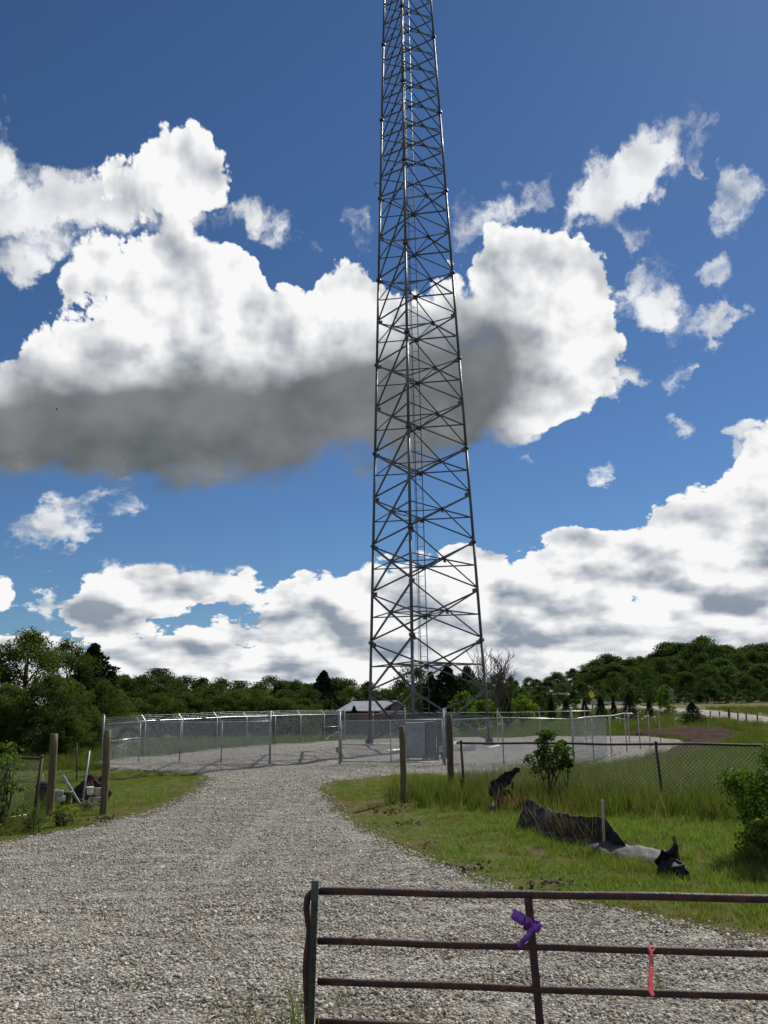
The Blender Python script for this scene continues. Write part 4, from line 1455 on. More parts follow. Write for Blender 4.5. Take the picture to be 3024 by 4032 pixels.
for (x, yt, d, wr, lab) in ((700, 1449, 105, 1.3, 'slim pointed dark cedar in the wood left of the red barn'), (765, 1525, 88, 1.1, 'small round dark cedar standing in front of the barn roof'), (712, 1520, 90, .9, 'small dark cedar at the left end of the barn roof')):
    tree('cedar_tree', lab, 'tree', x, yt, d, 'cedar', wr)
tree('tree', 'broad green tree filling the middle of the tower legs', 'tree', 890, 1436, 104, 'broad', .95, pick=3)
tree('tree', 'smaller tree right of the red barn behind the cabinets', 'tree', 845, 1490, 106, 'broad', 1.2, pick=1)
tree('cedar_tree', 'very dark wide cedar behind the right tower leg', 'tree', 965, 1440, 84, 'cedar', 1.5, pick=2)
tree('cedar_tree', 'dark cedar with a thin pointed tip behind the tower ladder', 'tree', 930, 1452, 90, 'cedar', 1.2, pick=1)
tree('tree', 'green tree beside the wide dark cedar', 'tree', 1008, 1432, 96, 'broad', .7, pick=2)
tree('tree', 'bright green bushy sapling in front of the wide dark cedar', 'tree', 1000, 1490, 76, 'bright', .8)
tree('tree', 'bright green bush under the bare dead tree', 'bush', 1125, 1500, 74, 'bright', 1.1)
tree('tree', 'pale green bush left of the bare dead tree', 'bush', 1050, 1508, 78, 'bright', 1.2)
# wooded hill on the right
prof = [(980, 1470), (1060, 1462), (1150, 1466), (1200, 1452), (1250, 1452), (1285, 1422), (1330, 1416), (1390, 1408), (1450, 1396), (1500, 1380), (1560, 1388), (1610, 1392), (1700, 1380)]
HL = (('tree on the skyline of the wooded hill', 'trees on the skyline of the hill'), ('tree high on the wooded hill just below its skyline', 'trees high on the hill'),
      ('tree half way up the dense wooded hill', 'trees half way up the hill'), ('tree low on the wooded hill above the gravel road', 'trees low on the hill'),
      ('leafy tree at the foot of the wooded hill facing the gravel road', 'trees at the foot of the hill'))
for row, (d0, dy, step) in enumerate(((250, 0, 27), (215, 16, 30), (182, 34, 36), (156, 54, 42), (138, 76, 46))):
    x = 1000 if row < 3 else 1040
    while x < 1770:
        y = lerp_prof(prof, x)+dy*(.45+.55*min(1, max(0, (x-1150)/300)))+rt.uniform(-13, 10)
        tree('tree', HL[row][0], 'tree', x, y, d0+rt.uniform(-8, 8), rt.choice(('hill', 'hill', 'broad')), rt.uniform(.95, 1.6), HL[row][1])
        x += step*rt.uniform(.75, 1.2)
x = 1180
while x < 1770:
    tree('tree', 'low bushy undergrowth tree along the foot of the wooded hill', 'tree', x, 1497+rt.uniform(-8, 8)-.012*(x-1180), 134+rt.uniform(-4, 4), 'hill', rt.uniform(1.5, 2.2), 'undergrowth at the foot of the hill')
    x += rt.uniform(22, 34)
for (x, yt, d, wr) in ((1190, 1497, 92, .8), (1240, 1490, 96, .75), (1300, 1490, 118, 1.0), (1360, 1485, 125, 1.0), (1165, 1500, 88, .9), (1405, 1480, 130, 1.1), (1500, 1485, 150, .9), (1580, 1478, 160, .9)):
    tree('tree', 'leafy roadside tree standing below the wooded hill', 'tree', x, yt, d, 'broad', wr, 'roadside trees below the hill')
for (x, yt, d, wr) in ((1190, 1508, 76, 1.2), (1222, 1512, 78, 1.1), (1296, 1503, 76, 1.1), (1324, 1508, 77, 1.0), (1357, 1498, 76, 1.2), (1262, 1512, 78, 1.2)):
    tree('cedar_tree', 'small dark cedar in the row along the road behind the meadow', 'tree', x, yt, d, 'cedar', wr, 'small cedars along the road')
tree('cedar_tree', 'small lone cone-shaped cedar at the edge of the gravel road', 'tree', 1401, 1512, 78, 'cedar', 1.1, pick=0)
tree('shrub', 'round dark bush beside the roadside fence posts', 'bush', 1494, 1517, 70, 'cedar', 1.9, pick=2)
tree('sapling_tree', 'thin bright green sapling beside the grey sign back', 'tree', 1432, 1480, 84, 'bright', .62)
tree('shrub', 'low pale bush under the thin bright sapling', 'bush', 1447, 1522, 83, 'bright', 1.3)
tree('shrub', 'low pale green bush between the small roadside cedars', 'bush', 1243, 1524, 85, 'bright', 1.1)

# bare dead tree
def dead_tree(label, x, ytop, d):
    top = at(x*K, ytop*K, d)
    g = onground(top)
    H = top.z-g.z
    r = random.Random(5)
    t = thing('dead_tree', label, 'tree', g)
    bm = B()
    segs = []
    def grow(p, dirv, L, rad, lev):
        pts, rd_ = [p], [rad]
        n = 4
        q = p.copy()
        dv = dirv.copy()
        for i in range(n):
            dv = (dv+Vector((r.gauss(0, .16), r.gauss(0, .16), r.gauss(.04, .08)))).normalized()
            q = q+dv*L/n
            pts.append(q.copy())
            rd_.append(max(.016, rad*(1-.55*(i+1)/n)))
        path(bm, pts, rd_, 6 if lev < 2 else 4, cap=False)
        if lev >= 4:
            return
        for i in range((7, 5, 4, 3)[lev]):
            k = r.randrange(2, n+1) if lev else r.randrange(1, n+1)
            a = r.uniform(0, 6.283)
            side = Vector((math.cos(a), math.sin(a), r.uniform(.1, .7)))
            grow(pts[k], (dv*.7+side*.8+Vector((0, 0, .25))).normalized(), L*r.uniform(.56, .8), max(.016, rd_[k]*.75), lev+1)
    grow(g-Vector((0, 0, .2)), Vector((0, 0, 1)), H*.46, .19, 0)
    build('trunk', bm, M['deadwood'], t)
    n = 1500
    rr = np.random.default_rng(3)
    z = rr.uniform(.10, .58, n)
    a = rr.uniform(0, 6.283, n)
    rad = (.45+.55*np.sin(z*9)**2)*rr.uniform(.3, 1.1, n)*.6
    c = np.column_stack([rad*np.cos(a), rad*np.sin(a), z*H])+np.array(g)
    o = mobj('ivy', leaves_mesh('ivy', c, np.column_stack([np.cos(a), np.sin(a), 0*a]), .17, M['leaf'], 9), t)
    return t
dead_tree('bare grey dead tree with an ivy covered trunk behind the rear fence', 1092, 1405, 72)

# ---------------------------------------------------------------- shrubs close by
def shrub(name, label, cat, base, H, wid, nleaf, leaf, seed, mt, stems=3, bottom=.2, flat=1.0, lobe=.13):
    t = thing(name, label, cat, base)
    me, L = broad_crown('crown', seed, wid/H, nleaf, leaf/H, mt, bottom, 40, lobe=lobe, flat=flat)
    me.transform(Matrix.Scale(H, 4))
    o = bpy.data.objects.new('crown', me)
    COL.objects.link(o)
    o.parent = t
    r = random.Random(seed)
    for k in range(stems):
        bm = B()
        q = Vector(L[r.randrange(len(L))][:3])*H
        a = r.uniform(0, 6.28)
        s = Vector((.05*math.cos(a), .05*math.sin(a), -.06))
        path(bm, [s, s.lerp(q, .45)+Vector((0, 0, .06)), q], [.02, .014, .005], 6)
        for j in range(4):
            q2 = Vector(L[r.randrange(len(L))][:3])*H
            path(bm, [s.lerp(q, .5), s.lerp(q, .5).lerp(q2, .6), q2], [.010, .007, .003], 5)
        me2 = bpy.data.meshes.new('stem')
        bm.to_mesh(me2)
        bm.free()
        me2.materials.append(M['trunk'])
        o = bpy.data.objects.new('stem', me2)
        COL.objects.link(o)
        o.parent = t
    return t
b_ = onground(at(2160, 3110, 18.6))
hz = at(2160, 2872, 18.6).z-b_.z
shrub('sapling_tree', 'young leafy sapling with two thin stems growing through the rusty fence', 'sapling', b_, hz, 1.05, 2300, .068, 61, M['leafshrub'], 4, .40)
b2_ = onground(at(2228, 3120, 18.9))
shrub('sapling_tree', 'thin single-stemmed sapling right beside the leafy two-stemmed one', 'sapling', b2_, (at(2228, 2900, 18.9).z-b2_.z), .42, 700, .085, 62, M['leafshrub'], 1, .42)
b_ = onground(at(3105, 3320, 11.6))
shrub('shrub', 'dense rounded green bush growing beside the short lawn grass', 'bush', b_, 1.52, 1.6, 14000, .050, 63, M['leafshrub'], 6, .02, lobe=.17)
b_ = onground(at(3030, 3260, 11.2))
shrub('shrub', 'low leafy skirt of shoots under the dense rounded bush', 'bush', b_, .55, .9, 2200, .06, 64, M['leafbright'], 4, .02)
b_ = onground(at(20, 3150, 16.0))
shrub('shrub', 'thin twiggy shrub climbing the low overgrown fence', 'bush', b_, (at(20, 2905, 16.0).z-b_.z), .95, 330, .08, 65, M['leafbright'], 9, .25)
b_ = onground(at(-60, 3160, 15.2))
shrub('shrub', 'leafy green shrub at the far end of the low overgrown fence', 'bush', b_, 1.3, .8, 600, .07, 66, M['leafshrub'], 5, .1)
b_ = onground(at(255, 3190, 15.9))
shrub('weed_clump', 'knee-high green weeds between the two treated posts', 'weeds', b_, .36, .6, 300, .05, 67, M['leafbright'], 5, .0)
b_ = onground(at(110, 3185, 15.6))
shrub('weed_clump', 'tangle of green weeds at the foot of the dark fence corner post', 'weeds', b_, .42, .9, 350, .045, 68, M['leafshrub'], 5, .0)
# white umbels in the meadow
bm = B()
rr = random.Random(4)
for k in range(14):
    a, d = rr.uniform(0, 6.28), rr.uniform(0, .12)
    bmesh.ops.create_circle(bm, cap_ends=True, segments=6, radius=.022, matrix=Matrix.Translation((d*math.cos(a), d*math.sin(a), .55+rr.uniform(-.04, .04))) @ Matrix.Rotation(rr.uniform(-.5, .5), 4, 'X'))
tube(bm, (0, 0, 0), (0, 0, .53), .006, 4)
um = bpy.data.meshes.new('white_umbel')
bm.to_mesh(um)
bm.free()
um.materials.append(M['white'])
fp = []
for (px, py, sx, n) in ((2425, 2855, 40, 12), (2480, 2846, 30, 8), (2560, 2852, 40, 7), (2660, 2858, 20, 4), (490, 2972, 30, 9), (2800, 2848, 20, 4)):
    for _ in range(n):
        g = gp(px+rt.gauss(0, sx*.5), py+rt.gauss(0, 5))
        fp.append(g)
fp = np.array([list(v) for v in fp])
tag(scatter('white_flowers', fp, np.column_stack([np.zeros((len(fp), 2)), rng.uniform(0, 6, len(fp))]), np.ones((len(fp), 3))*rng.uniform(.8, 1.4, (len(fp), 1)), [um]), 'white flower umbels scattered in the meadow grass', 'flowers')

# ---------------------------------------------------------------- red barn
def barn():
    C1, C2, C0 = at(1500, 2800, 93), at(1610, 2800, 95.3), at(1337, 2800, 99.5)
    zr, ze = at(1546, 2762, 94.2).z, at(1500, 2797, 93).z
    gz = float(zg(C1.x, C1.y))
    u = Vector((C2.x-C1.x, C2.y-C1.y, 0))
    w = Vector((C0.x-C1.x, C0.y-C1.y, 0))
    t = thing('barn', 'red barn with a pale metal roof far behind the tower', 'barn', (C1.x, C1.y, gz))
    o = Vector((C1.x, C1.y, 0))
    P = lambda a, b, z: o+u*a+w*b+Vector((0, 0, z))
    bm = B()
    f_ = [bm.verts.new(P(a, 0, z)) for a, z in ((0, gz-.5), (1, gz-.5), (1, ze), (.5, zr-.08), (0, ze))]
    g_ = [bm.verts.new(P(a, 1, z)) for a, z in ((0, gz-.5), (1, gz-.5), (1, ze), (.5, zr-.08), (0, ze))]
    bm.faces.new(f_)
    bm.faces.new(g_[::-1])
    for i in (0, 1, 4):
        j = (i+1) % 5
        bm.faces.new((f_[i], g_[i], g_[j], f_[j]))
    build('wall', bm, M['barnred'], t)
    for s in (0, 1):
        bm = B()
        e = -.08 if s == 0 else 1.08
        a = [P(e, -.04, ze-.12), P(.5, -.04, zr), P(.5, 1.03, zr), P(e, 1.03, ze-.12)]
        vs = [bm.verts.new(v) for v in a]+[bm.verts.new(v+Vector((0, 0, .09))) for v in a]
        for q in ((0, 1, 2, 3), (7, 6, 5, 4), (0, 4, 5, 1), (1, 5, 6, 2), (2, 6, 7, 3), (3, 7, 4, 0)):
            bm.faces.new([vs[k] for k in q])
        rf = build('roof', bm, M['roofmetal'], t)
        for k in range(12):
            bm = B()
            b_ = -.03+1.05*k/11
            tube(bm, P(e, b_, ze-.03), P(.5, b_, zr+.09), .03, 4)
            build('roof_seam', bm, M['roofmetal'], rf)
    n = -w.normalized()
    for k in range(5):
        a0 = .36+.058*k
        bm = B()
        z0, z1 = ze+.02, zr-.28-abs(a0+.03-.5)*1.2
        bar(bm, P(a0+.028, 0, z0)+n*.05, P(a0+.028, 0, z1)+n*.05, .36, .04, n)
        build('loft_board', bm, M['barnwood'], t)
    bm = B()
    bar(bm, P(-.05, 0, ze-.15)+n*.12, P(1.0, 0, ze-.15)+n*.12, .2, .22, n)
    build('white_trim_beam', bm, M['trimwhite'], t)
    for a0 in (.12, .62):
        bm = B()
        bar(bm, P(a0, 0, gz)+n*.06, P(a0, 0, ze-.3)+n*.06, 1.5, .06, n)
        d = build('door', bm, mat('dark_barn_door', (.05, .012, .011), (.09, .02, .018), .8), t)
        bm = B()
        bar(bm, P(a0, 0, gz+1)+n*.1, P(a0, 0, gz+1.3)+n*.1, .06, .05, n)
        build('handle', bm, M['galv'], d)
barn()

# ---------------------------------------------------------------- far roadside things
def shed():
    a, b = at(2168, 2760, 165), at(2228, 2760, 168)
    g = onground(a)
    t = thing('shed', 'small grey-white shed half hidden by trees below the hill', 'shed', g)
    c = (a+b)/2
    zt = at(2195, 2728, 166).z
    zb = at(2195, 2758, 166).z
    L = (b-a).length
    bm = B()
    box(bm, Vector((c.x, c.y+2, (zb-1+zb+(zt-zb)*.45)/2)), (L, 4, (zt-zb)*.45+1))
    build('wall', bm, M['trimwhite'], t)
    bm = B()
    prism(bm, Vector((c.x-L*.54, c.y+2, zb+(zt-zb)*.45)), Vector((c.x+L*.54, c.y+2, zb+(zt-zb)*.45)), [(0, -2.3), ((zt-zb)*.55, 0), (0, 2.3)], Vector((0, 0, 1)))
    build('roof', bm, M['cab'], t)
    bm = B()
    box(bm, Vector((c.x+.4, c.y-.03, zb+.2)), (.9, .06, .9))
    build('window', bm, M['glass'], t)
shed()
def diamond_sign():
    d = 112
    c = at(2329, 2730, d)
    g = onground(c)
    t = thing('warning_sign', 'yellow diamond warning sign on a post below the wooded hill', 'sign', g)
    bm = B()
    bar(bm, g-Vector((0, 0, .3)), c+Vector((0, .06, .3)), .07, .07)
    build('post', bm, M['galv'], t)
    bm = B()
    s = .36
    prism(bm, c, c+Vector((0, .015, 0)), [(s, 0), (0, s), (-s, 0), (0, -s)], Vector((0, 0, 1)))
    pl = build('plate', bm, M['signyellow'], t)
    bm = B()
    path(bm, [c+Vector((-.06, -.012, -.14)), c+Vector((-.06, -.012, 0)), c+Vector((.05, -.012, .08)), c+Vector((.05, -.012, .18))], .02, 4)
    build('curve_arrow', bm, M['block'], pl)
    bm = B()
    box(bm, at(2330, 2742, d), (.42, .02, .34))
    build('speed_plate', bm, M['signyellow'], t)
diamond_sign()
def sign_back():
    d = 96
    a, b = at(2621, 2716, d), at(2656, 2748, d)
    g = onground(at(2640, 2750, d))
    t = thing('road_sign', 'grey square back of a road sign beside the bright sapling', 'sign', g)
    bm = B()
    box(bm, (a+b)/2, (b.x-a.x, .03, a.z-b.z), bev=.01)
    build('plate', bm, M['signback'], t)
    for k in (.2, .8):
        bm = B()
        x = a.x+(b.x-a.x)*k
        bar(bm, Vector((x, d+.05, g.z-.2)), Vector((x, d+.05, a.z-.05)), .06, .06)
        build('post', bm, M['galv'], t)
sign_back()
def guard_rail():
    d = 106
    a, b = at(2325, 2767, d), at(2470, 2768, d)
    t = thing('guard_rail', 'low pale steel guard rail along the road below the hill', 'guard rail', onground(a))
    bm = B()
    prism(bm, a, b, [(-.15, 0), (-.08, .05), (0, 0), (.08, .05), (.15, 0), (.15, .015), (.08, .065), (0, .015), (-.08, .065), (-.15, .015)], Vector((0, 0, 1)))
    build('beam', bm, M['galv_light'], t)
    for k in range(4):
        p = a.lerp(b, .05+.3*k)
        bm = B()
        bar(bm, onground(p)-Vector((0, 0, .2)), p+Vector((0, .12, .1)), .12, .12)
        build('post', bm, M['wooddark'], t)
guard_rail()
def utility_pole():
    d = 150
    top = at(2815, 2655, d)
    g = onground(top)
    t = thing('utility_pole', 'tall wooden utility pole against the wooded hill', 'pole', g)
    bm = B()
    tube(bm, g-Vector((0, 0, .5)), top, .16, 8, .11)
    build('pole', bm, M['wooddark'], t)
    bm = B()
    bar(bm, top-Vector((1.1, .1, .6)), top-Vector((-1.1, .1, .6)), .1, .12)
    ca = build('crossarm', bm, M['wooddark'], t)
    for k in (-1, -.5, .5, 1):
        bm = B()
        tube(bm, top+Vector((k, -.1, -.54)), top+Vector((k, -.1, -.34)), .05, 6)
        build('insulator', bm, M['cab'], ca)
utility_pole()
def road_fence():
    pts = [(2505, 2797, 2812, 5), (2530, 2795, 2812, 5), (2797, 2799, 2823, 5), (2833, 2801, 2820, 5), (2870, 2788, 2830, 10), (2905, 2803, 2836, 6), (2938, 2808, 2840, 6), (2982, 2811, 2847, 6), (3050, 2815, 2853, 6)]
    g0 = gp(2870, 2830)
    t = thing('wire_fence', 'thin wire fence on small wooden posts along the gravel road', 'fence', g0)
    tops = []
    for (px, y0, y1, w) in pts:
        g = gp(px, y1)
        tp_ = at(px, y0, g.y)
        bm = B()
        tube(bm, g-Vector((0, 0, .3)), tp_, w/2*g.y/FPX, 8)
        build('post', bm, M['wooddark'] if w > 8 else M['deadwood'], t)
        tops.append((g, tp_))
    for k in (.35, .62, .9):
        bm = B()
        path(bm, [g.lerp(q, k) for g, q in tops], .006, 4)
        build('wire', bm, M['wire'], t)
road_fence()

# ---------------------------------------------------------------- equipment in the compound
def cabinet(label, px0, px1, py0, py1, d, dep, mt, legs=True, doors=1):
    a, b = at(px0, py1, d), at(px1, py0, d)
    c = Vector(((a.x+b.x)/2, d+dep/2, (a.z+b.z)/2))
    g = onground(c, .05)
    t = thing('equipment_cabinet', label, 'cabinet', g)
    W_, H_ = b.x-a.x, b.z-a.z
    bm = B()
    box(bm, c, (W_, dep, H_), bev=.015)
    body = build('body', bm, mt, t)
    for k in range(doors):
        x = c.x-W_/2+W_*(k+.5)/doors
        bm = B()
        box(bm, Vector((x, d-.012, c.z)), (W_/doors*.9, .02, H_*.92), bev=.006)
        dr = build('door', bm, mt, body)
        bm = B()
        box(bm, Vector((x+W_/doors*.32, d-.04, c.z)), (.03, .035, .18))
        build('handle', bm, M['galv'], dr)
        for j in range(5):
            bm = B()
            box(bm, Vector((x, d-.028, c.z+H_*.28+j*.035)), (W_/doors*.5, .014, .012))
            build('vent_louvre', bm, M['cabdark'], dr)
    bm = B()
    box(bm, Vector((c.x, c.y, c.z+H_/2+.03)), (W_*1.06, dep*1.06, .06), bev=.01)
    build('roof', bm, mt, t)
    if legs:
        for sx in (-1, 1):
            for sy in (-1, 1):
                p = Vector((c.x+sx*W_*.42, c.y+sy*dep*.4, 0))
                bm = B()
                bar(bm, Vector((p.x, p.y, g.z-.1)), Vector((p.x, p.y, c.z-H_/2-.003)), .07, .07)
                build('leg', bm, M['galv'], t)
        bm = B()
        bar(bm, Vector((c.x-W_*.55, d+.05, c.z-H_/2-.06)), Vector((c.x+W_*.55, d+.05, c.z-H_/2-.06)), .06, .10)
        build('base_beam', bm, M['galv'], t)
    return t
cabinet('large grey equipment cabinet on steel legs behind the gate leaf', 1601, 1672, 2850, 2975, 39.6, .75, M['cab'])
cabinet('darker slim equipment cabinet standing beside the large grey one', 1677, 1716, 2846, 2978, 39.8, .7, M['cabdark'])
cabinet('small dark meter box on legs at the latch side of the gate', 1722, 1748, 2852, 2925, 40.4, .35, M['cabdark'])
cabinet('low pale junction box close to the ground by the latch post', 1722, 1740, 2932, 2962, 41.0, .3, M['white'])
def equipment_rack():
    d = 40.9
    t = thing('equipment_rack', 'two tall steel rack posts with crossbars behind the equipment cabinets', 'rack', onground(at(1592, 2990, d), .05))
    for px in (1592, 1752):
        top = at(px, 2792, d)
        bm = B()
        tube(bm, onground(top), top, .05, 10)
        po = build('post', bm, M['galv'], t)
        bm = B()
        tube(bm, top, top+Vector((0, 0, .05)), .06, 10)
        build('cap', bm, M['pvc'], po)
    for py in (2840, 2880, 2930):
        bm = B()
        bar(bm, at(1592, py, d-.07), at(1752, py, d-.07), .05, .045)
        build('crossbar', bm, M['galv'], t)
equipment_rack()
def lying_pipe(name, label, cat, p, q, r, mt, lift=.0, group=None):
    bm = B()
    p, q = Vector(p), Vector(q)
    path(bm, [p, p.lerp(q, .5), q], r, 10)
    o = build(name, bm, mt)
    o.data.transform(Matrix.Translation(-p))
    o.location = p
    return tag(o, label, cat, group)
for k in range(3):
    a, b = gp(1497+k*8, 2968-k*2), gp(1628+k*3, 2956-k*2)
    lying_pipe('white_pipe', 'long white pipe lying on the pad in front of the large cabinet', 'pipe', a+Vector((0, 0, .09)), b+Vector((0, 0, .09)), .05, M['white'], 0, 'white pipes lying on the pad')
lying_pipe('white_pipe', 'short white pipe stub lying behind the slim dark cabinet', 'pipe', gp(1712, 2947)+Vector((0, 0, .12)), gp(1737, 2942)+Vector((0, 0, .12)), .06, M['white'])
lying_pipe('white_pipe', 'bent white pipe end lying at the right tower foot', 'pipe', gp(1915, 2952)+Vector((0, 0, .08)), gp(1965, 2941)+Vector((0, 0, .08)), .04, M['white'])
lying_pipe('rail_pipe', 'spare top rail pipe lying on the pad behind the front corner post', 'pipe', gp(2275, 2930)+Vector((0, 0, .09)), gp(2340, 2922)+Vector((0, 0, .09)), .035, M['galv_light'])
def plank(label, p, q, w, h):
    bm = B()
    bar(bm, p, q, w, h)
    o = build('plank', bm, M['stake'])
    return tag(o, label, 'plank')
plank('pale wooden plank lying on the gravel under the gate latch post', gp(1742, 3018)+Vector((0, 0, .09)), gp(1812, 3016)+Vector((0, 0, .09)), .12, .04)
plank('short pale wood offcut lying on the gravel by the gate hinge post', gp(1455, 3004)+Vector((0, 0, .08)), gp(1482, 3006)+Vector((0, 0, .08)), .09, .04)
def mesh_roll():
    a, b = gp(1788, 2958)+Vector((0, 0, .26)), gp(1874, 2958)+Vector((0, 0, .26))
    t = thing('wire_mesh_roll', 'roll of spare chain link mesh lying on the pad behind the weathered post', 'wire roll', a-Vector((0, 0, .2)))
    bm = B()
    ax = (b-a)
    L = ax.length
    _, u, v = frame(a, b)
    for r in (.23, .18, .12):
        for s in (1, -1):
            for k in range(16):
                pts = []
                for i in range(13):
                    th = s*i/12*L/r*.8+k*2*math.pi/16
                    pts.append(a+ax*(i/12)+(u*math.cos(th)+v*math.sin(th))*r)
                path(bm, pts, .0045, 3, cap=False)
    o = build('rolled_mesh', bm, M['wire'], t)
    o['kind'] = 'stuff'
    for k in (0.0, 1.0):
        bm = B()
        c = a+ax*k
        path(bm, [c+(u*math.cos(th)+v*math.sin(th))*(.05+.03*th/2.1) for th in np.linspace(0, 12.6, 50)], .005, 4)
        build('rolled_edge', bm, M['wire'], t)
mesh_roll()

# ---------------------------------------------------------------- silt fence
def cloth(name, top, bot, mt, parent, nu=28, nv=8, amp=.03, seed=0, thick=.004, bulge=.0):
    """fabric between two polylines of points"""
    def samp(P, s):
        L = [0]
        for a, b in zip(P, P[1:]):
            L.append(L[-1]+(b-a).length)
        x = s*L[-1]
        for i in range(len(P)-1):
            if x <= L[i+1]+1e-9:
                return P[i].lerp(P[i+1], (x-L[i])/max(1e-6, L[i+1]-L[i]))
        return P[-1].copy()
    V, F = [], []
    for j in range(nv+1):
        for i in range(nu+1):
            a, b = samp(top, i/nu), samp(bot, i/nu)
            p = a.lerp(b, j/nv)
            q = p*3.1+Vector((seed, 0, 0))
            w = Vector((mnoise.noise(q), mnoise.noise(q+Vector((9, 4, 2))), mnoise.noise(q+Vector((3, 8, 5)))))
            q2 = p*9+Vector((seed, 5, 0))
            w += .7*Vector((mnoise.noise(q2), mnoise.noise(q2+Vector((9, 4, 2))), mnoise.noise(q2+Vector((3, 8, 5)))))
            n = (b-a).cross(Vector((0, 0, 1)))
            p = p+w*amp+Vector((0, -1, .3))*bulge*math.sin(math.pi*j/nv)
            V.append(p)
    for j in range(nv):
        for i in range(nu):
            k = j*(nu+1)+i
            F.append((k, k+1, k+nu+2, k+nu+1))
    o = pydata(name, V, F, mt, parent, True)
    sd = o.modifiers.new('s', 'SOLIDIFY')
    sd.thickness = thick
    return o
def gd(px, py, dz=0.0):
    return gp(px, py)+Vector((0, 0, dz))
sf = thing('silt_fence', 'sagging black fabric silt fence with a pale wooden stake in lush grass', 'silt fence', gd(2370, 3340))
botl = [gd(2030, 3262), gd(2100, 3282), gd(2200, 3308), gd(2300, 3332), gd(2376, 3348)]
tops = [(2078, 3138), (2150, 3180), (2195, 3203), (2280, 3214), (2372, 3221)]
topl = [at(x, y, b.y+.15) for (x, y), b in zip(tops, botl)]
cloth('fabric_panel', topl, botl, M['fabric'], sf, 60, 16, .035, 1, .003, .05)
st_top, st_bot = at(2372, 3150, botl[-1].y-.04), botl[-1]+Vector((0, -.04, -.1))
bm = B()
bar(bm, st_bot, st_top, .034, .03)
build('stake', bm, M['stake'], sf)
cloth('fabric_panel', [topl[-1]+Vector((.01, 0, 0)), at(2420, 3275, botl[-1].y-.3), at(2470, 3330, botl[-1].y-.5), gd(2512, 3372, .04)],
      [botl[-1]+Vector((.01, 0, 0)), gd(2400, 3355, .02), gd(2430, 3362, .02), gd(2470, 3370, .02)], M['fabric'], sf, 24, 14, .028, 4)
flap_t = [gd(2095, 3266, .10), gd(2200, 3292, .12), gd(2320, 3328, .12), gd(2400, 3349, .12), gd(2500, 3374, .12), gd(2640, 3398, .14)]
flap_b = [gd(2118, 3292, .03), gd(2230, 3318, .03), gd(2330, 3362, .04), gd(2440, 3392, .03), gd(2520, 3410, .03), gd(2610, 3428, .03)]
cloth('ground_flap', flap_t, flap_b, M['fabricgrey'], sf, 60, 10, .035, 7, .004, .05)
se = thing('silt_fence_end', 'crumpled black fabric heap wrapped round a short stake at the fence end', 'silt fence', gd(2680, 3450))
d0 = gd(2670, 3445).y
cloth('crumpled_fabric', [at(2648, 3305, d0), at(2662, 3330, d0), at(2672, 3360, d0), at(2690, 3400, d0), at(2705, 3440, d0)], [at(2640, 3330, d0+.05), at(2632, 3375, d0-.05), at(2600, 3400, d0-.1), at(2590, 3430, d0), gd(2690, 3470, -.02)], M['fabric'], se, 40, 26, .10, 3, .005)
cloth('crumpled_fabric', [at(2580, 3400, d0), at(2620, 3393, d0), at(2660, 3388, d0-.05), at(2700, 3420, d0-.05)], [gd(2578, 3448, 0), gd(2615, 3462, 0), gd(2650, 3470, 0), gd(2700, 3472, 0)], M['fabric'], se, 40, 20, .09, 13, .005, .06)
bm = B()
bar(bm, gd(2690, 3450, -.1), at(2653, 3294, d0+.02), .032, .03)
build('stake', bm, M['wooddark'], se)
sh = thing('fabric_scrap', 'torn grey and black fabric scrap lying behind the grey ground flap', 'fabric scrap', gd(2480, 3368))
d1 = gd(2480, 3368).y+.3
cloth('crumpled_fabric', [at(2430, 3338, d1), at(2460, 3326, d1), at(2500, 3340, d1), at(2560, 3368, d1-.1), at(2625, 3385, d1-.3)], [at(2440, 3372, d1), at(2480, 3376, d1), at(2520, 3380, d1-.1), at(2570, 3390, d1-.2), at(2630, 3396, d1-.3)], M['fabricgrey'], sh, 22, 8, .05, 23, .005)
sa = thing('silt_fence_end', 'wind-bent arch of black fabric and dry grass near the leafy sapling', 'silt fence', gd(1960, 3200))
d2 = gd(1960, 3200).y
cloth('bent_fabric', [at(1928, 3140, d2), at(1935, 3090, d2), at(1955, 3060, d2+.1), at(1990, 3035, d2+.15), at(2030, 3018, d2+.2), at(2050, 3030, d2+.2)],
      [at(1955, 3150, d2), at(1965, 3115, d2), at(1985, 3095, d2+.1), at(2010, 3085, d2+.15), at(2030, 3062, d2+.2), at(2048, 3040, d2+.2)], M['fabric'], sa, 44, 16, .075, 31, .005)
cloth('bent_fabric', [at(1940, 3110, d2), at(1955, 3105, d2), at(1975, 3115, d2)], [gd(1930, 3215, -.03), gd(1955, 3210, -.03), gd(1985, 3195, -.03)], M['fabric'], sa, 10, 14, .05, 35, .006)
cloth('bent_fabric', [at(1960, 3095, d2+.1), at(1985, 3110, d2+.1), at(2015, 3118, d2+.1)], [at(1955, 3140, d2+.1), at(1985, 3135, d2+.1), at(2020, 3135, d2+.1)], M['fabric'], sa, 12, 6, .04, 36, .006)
bm = B()
bar(bm, gd(2012, 3190, -.1), at(2018, 3080, d2+.1), .035, .035)
build('stake', bm, M['wooddark'], sa)
sb = thing('fabric_scrap', 'narrow strip of black fabric hanging at the foot of the rusty fence post', 'fabric scrap', gd(1790, 3170))
d3 = gd(1790, 3160).y
cloth('torn_strip', [at(1812, 3062, d3), at(1808, 3095, d3), at(1800, 3130, d3), at(1785, 3160, d3)], [at(1820, 3068, d3), at(1819, 3105, d3), at(1812, 3145, d3), gd(1808, 3172, 0)], M['fabric'], sb, 16, 5, .035, 41, .006)
bm = B()
c = gd(1777, 3172, .06)
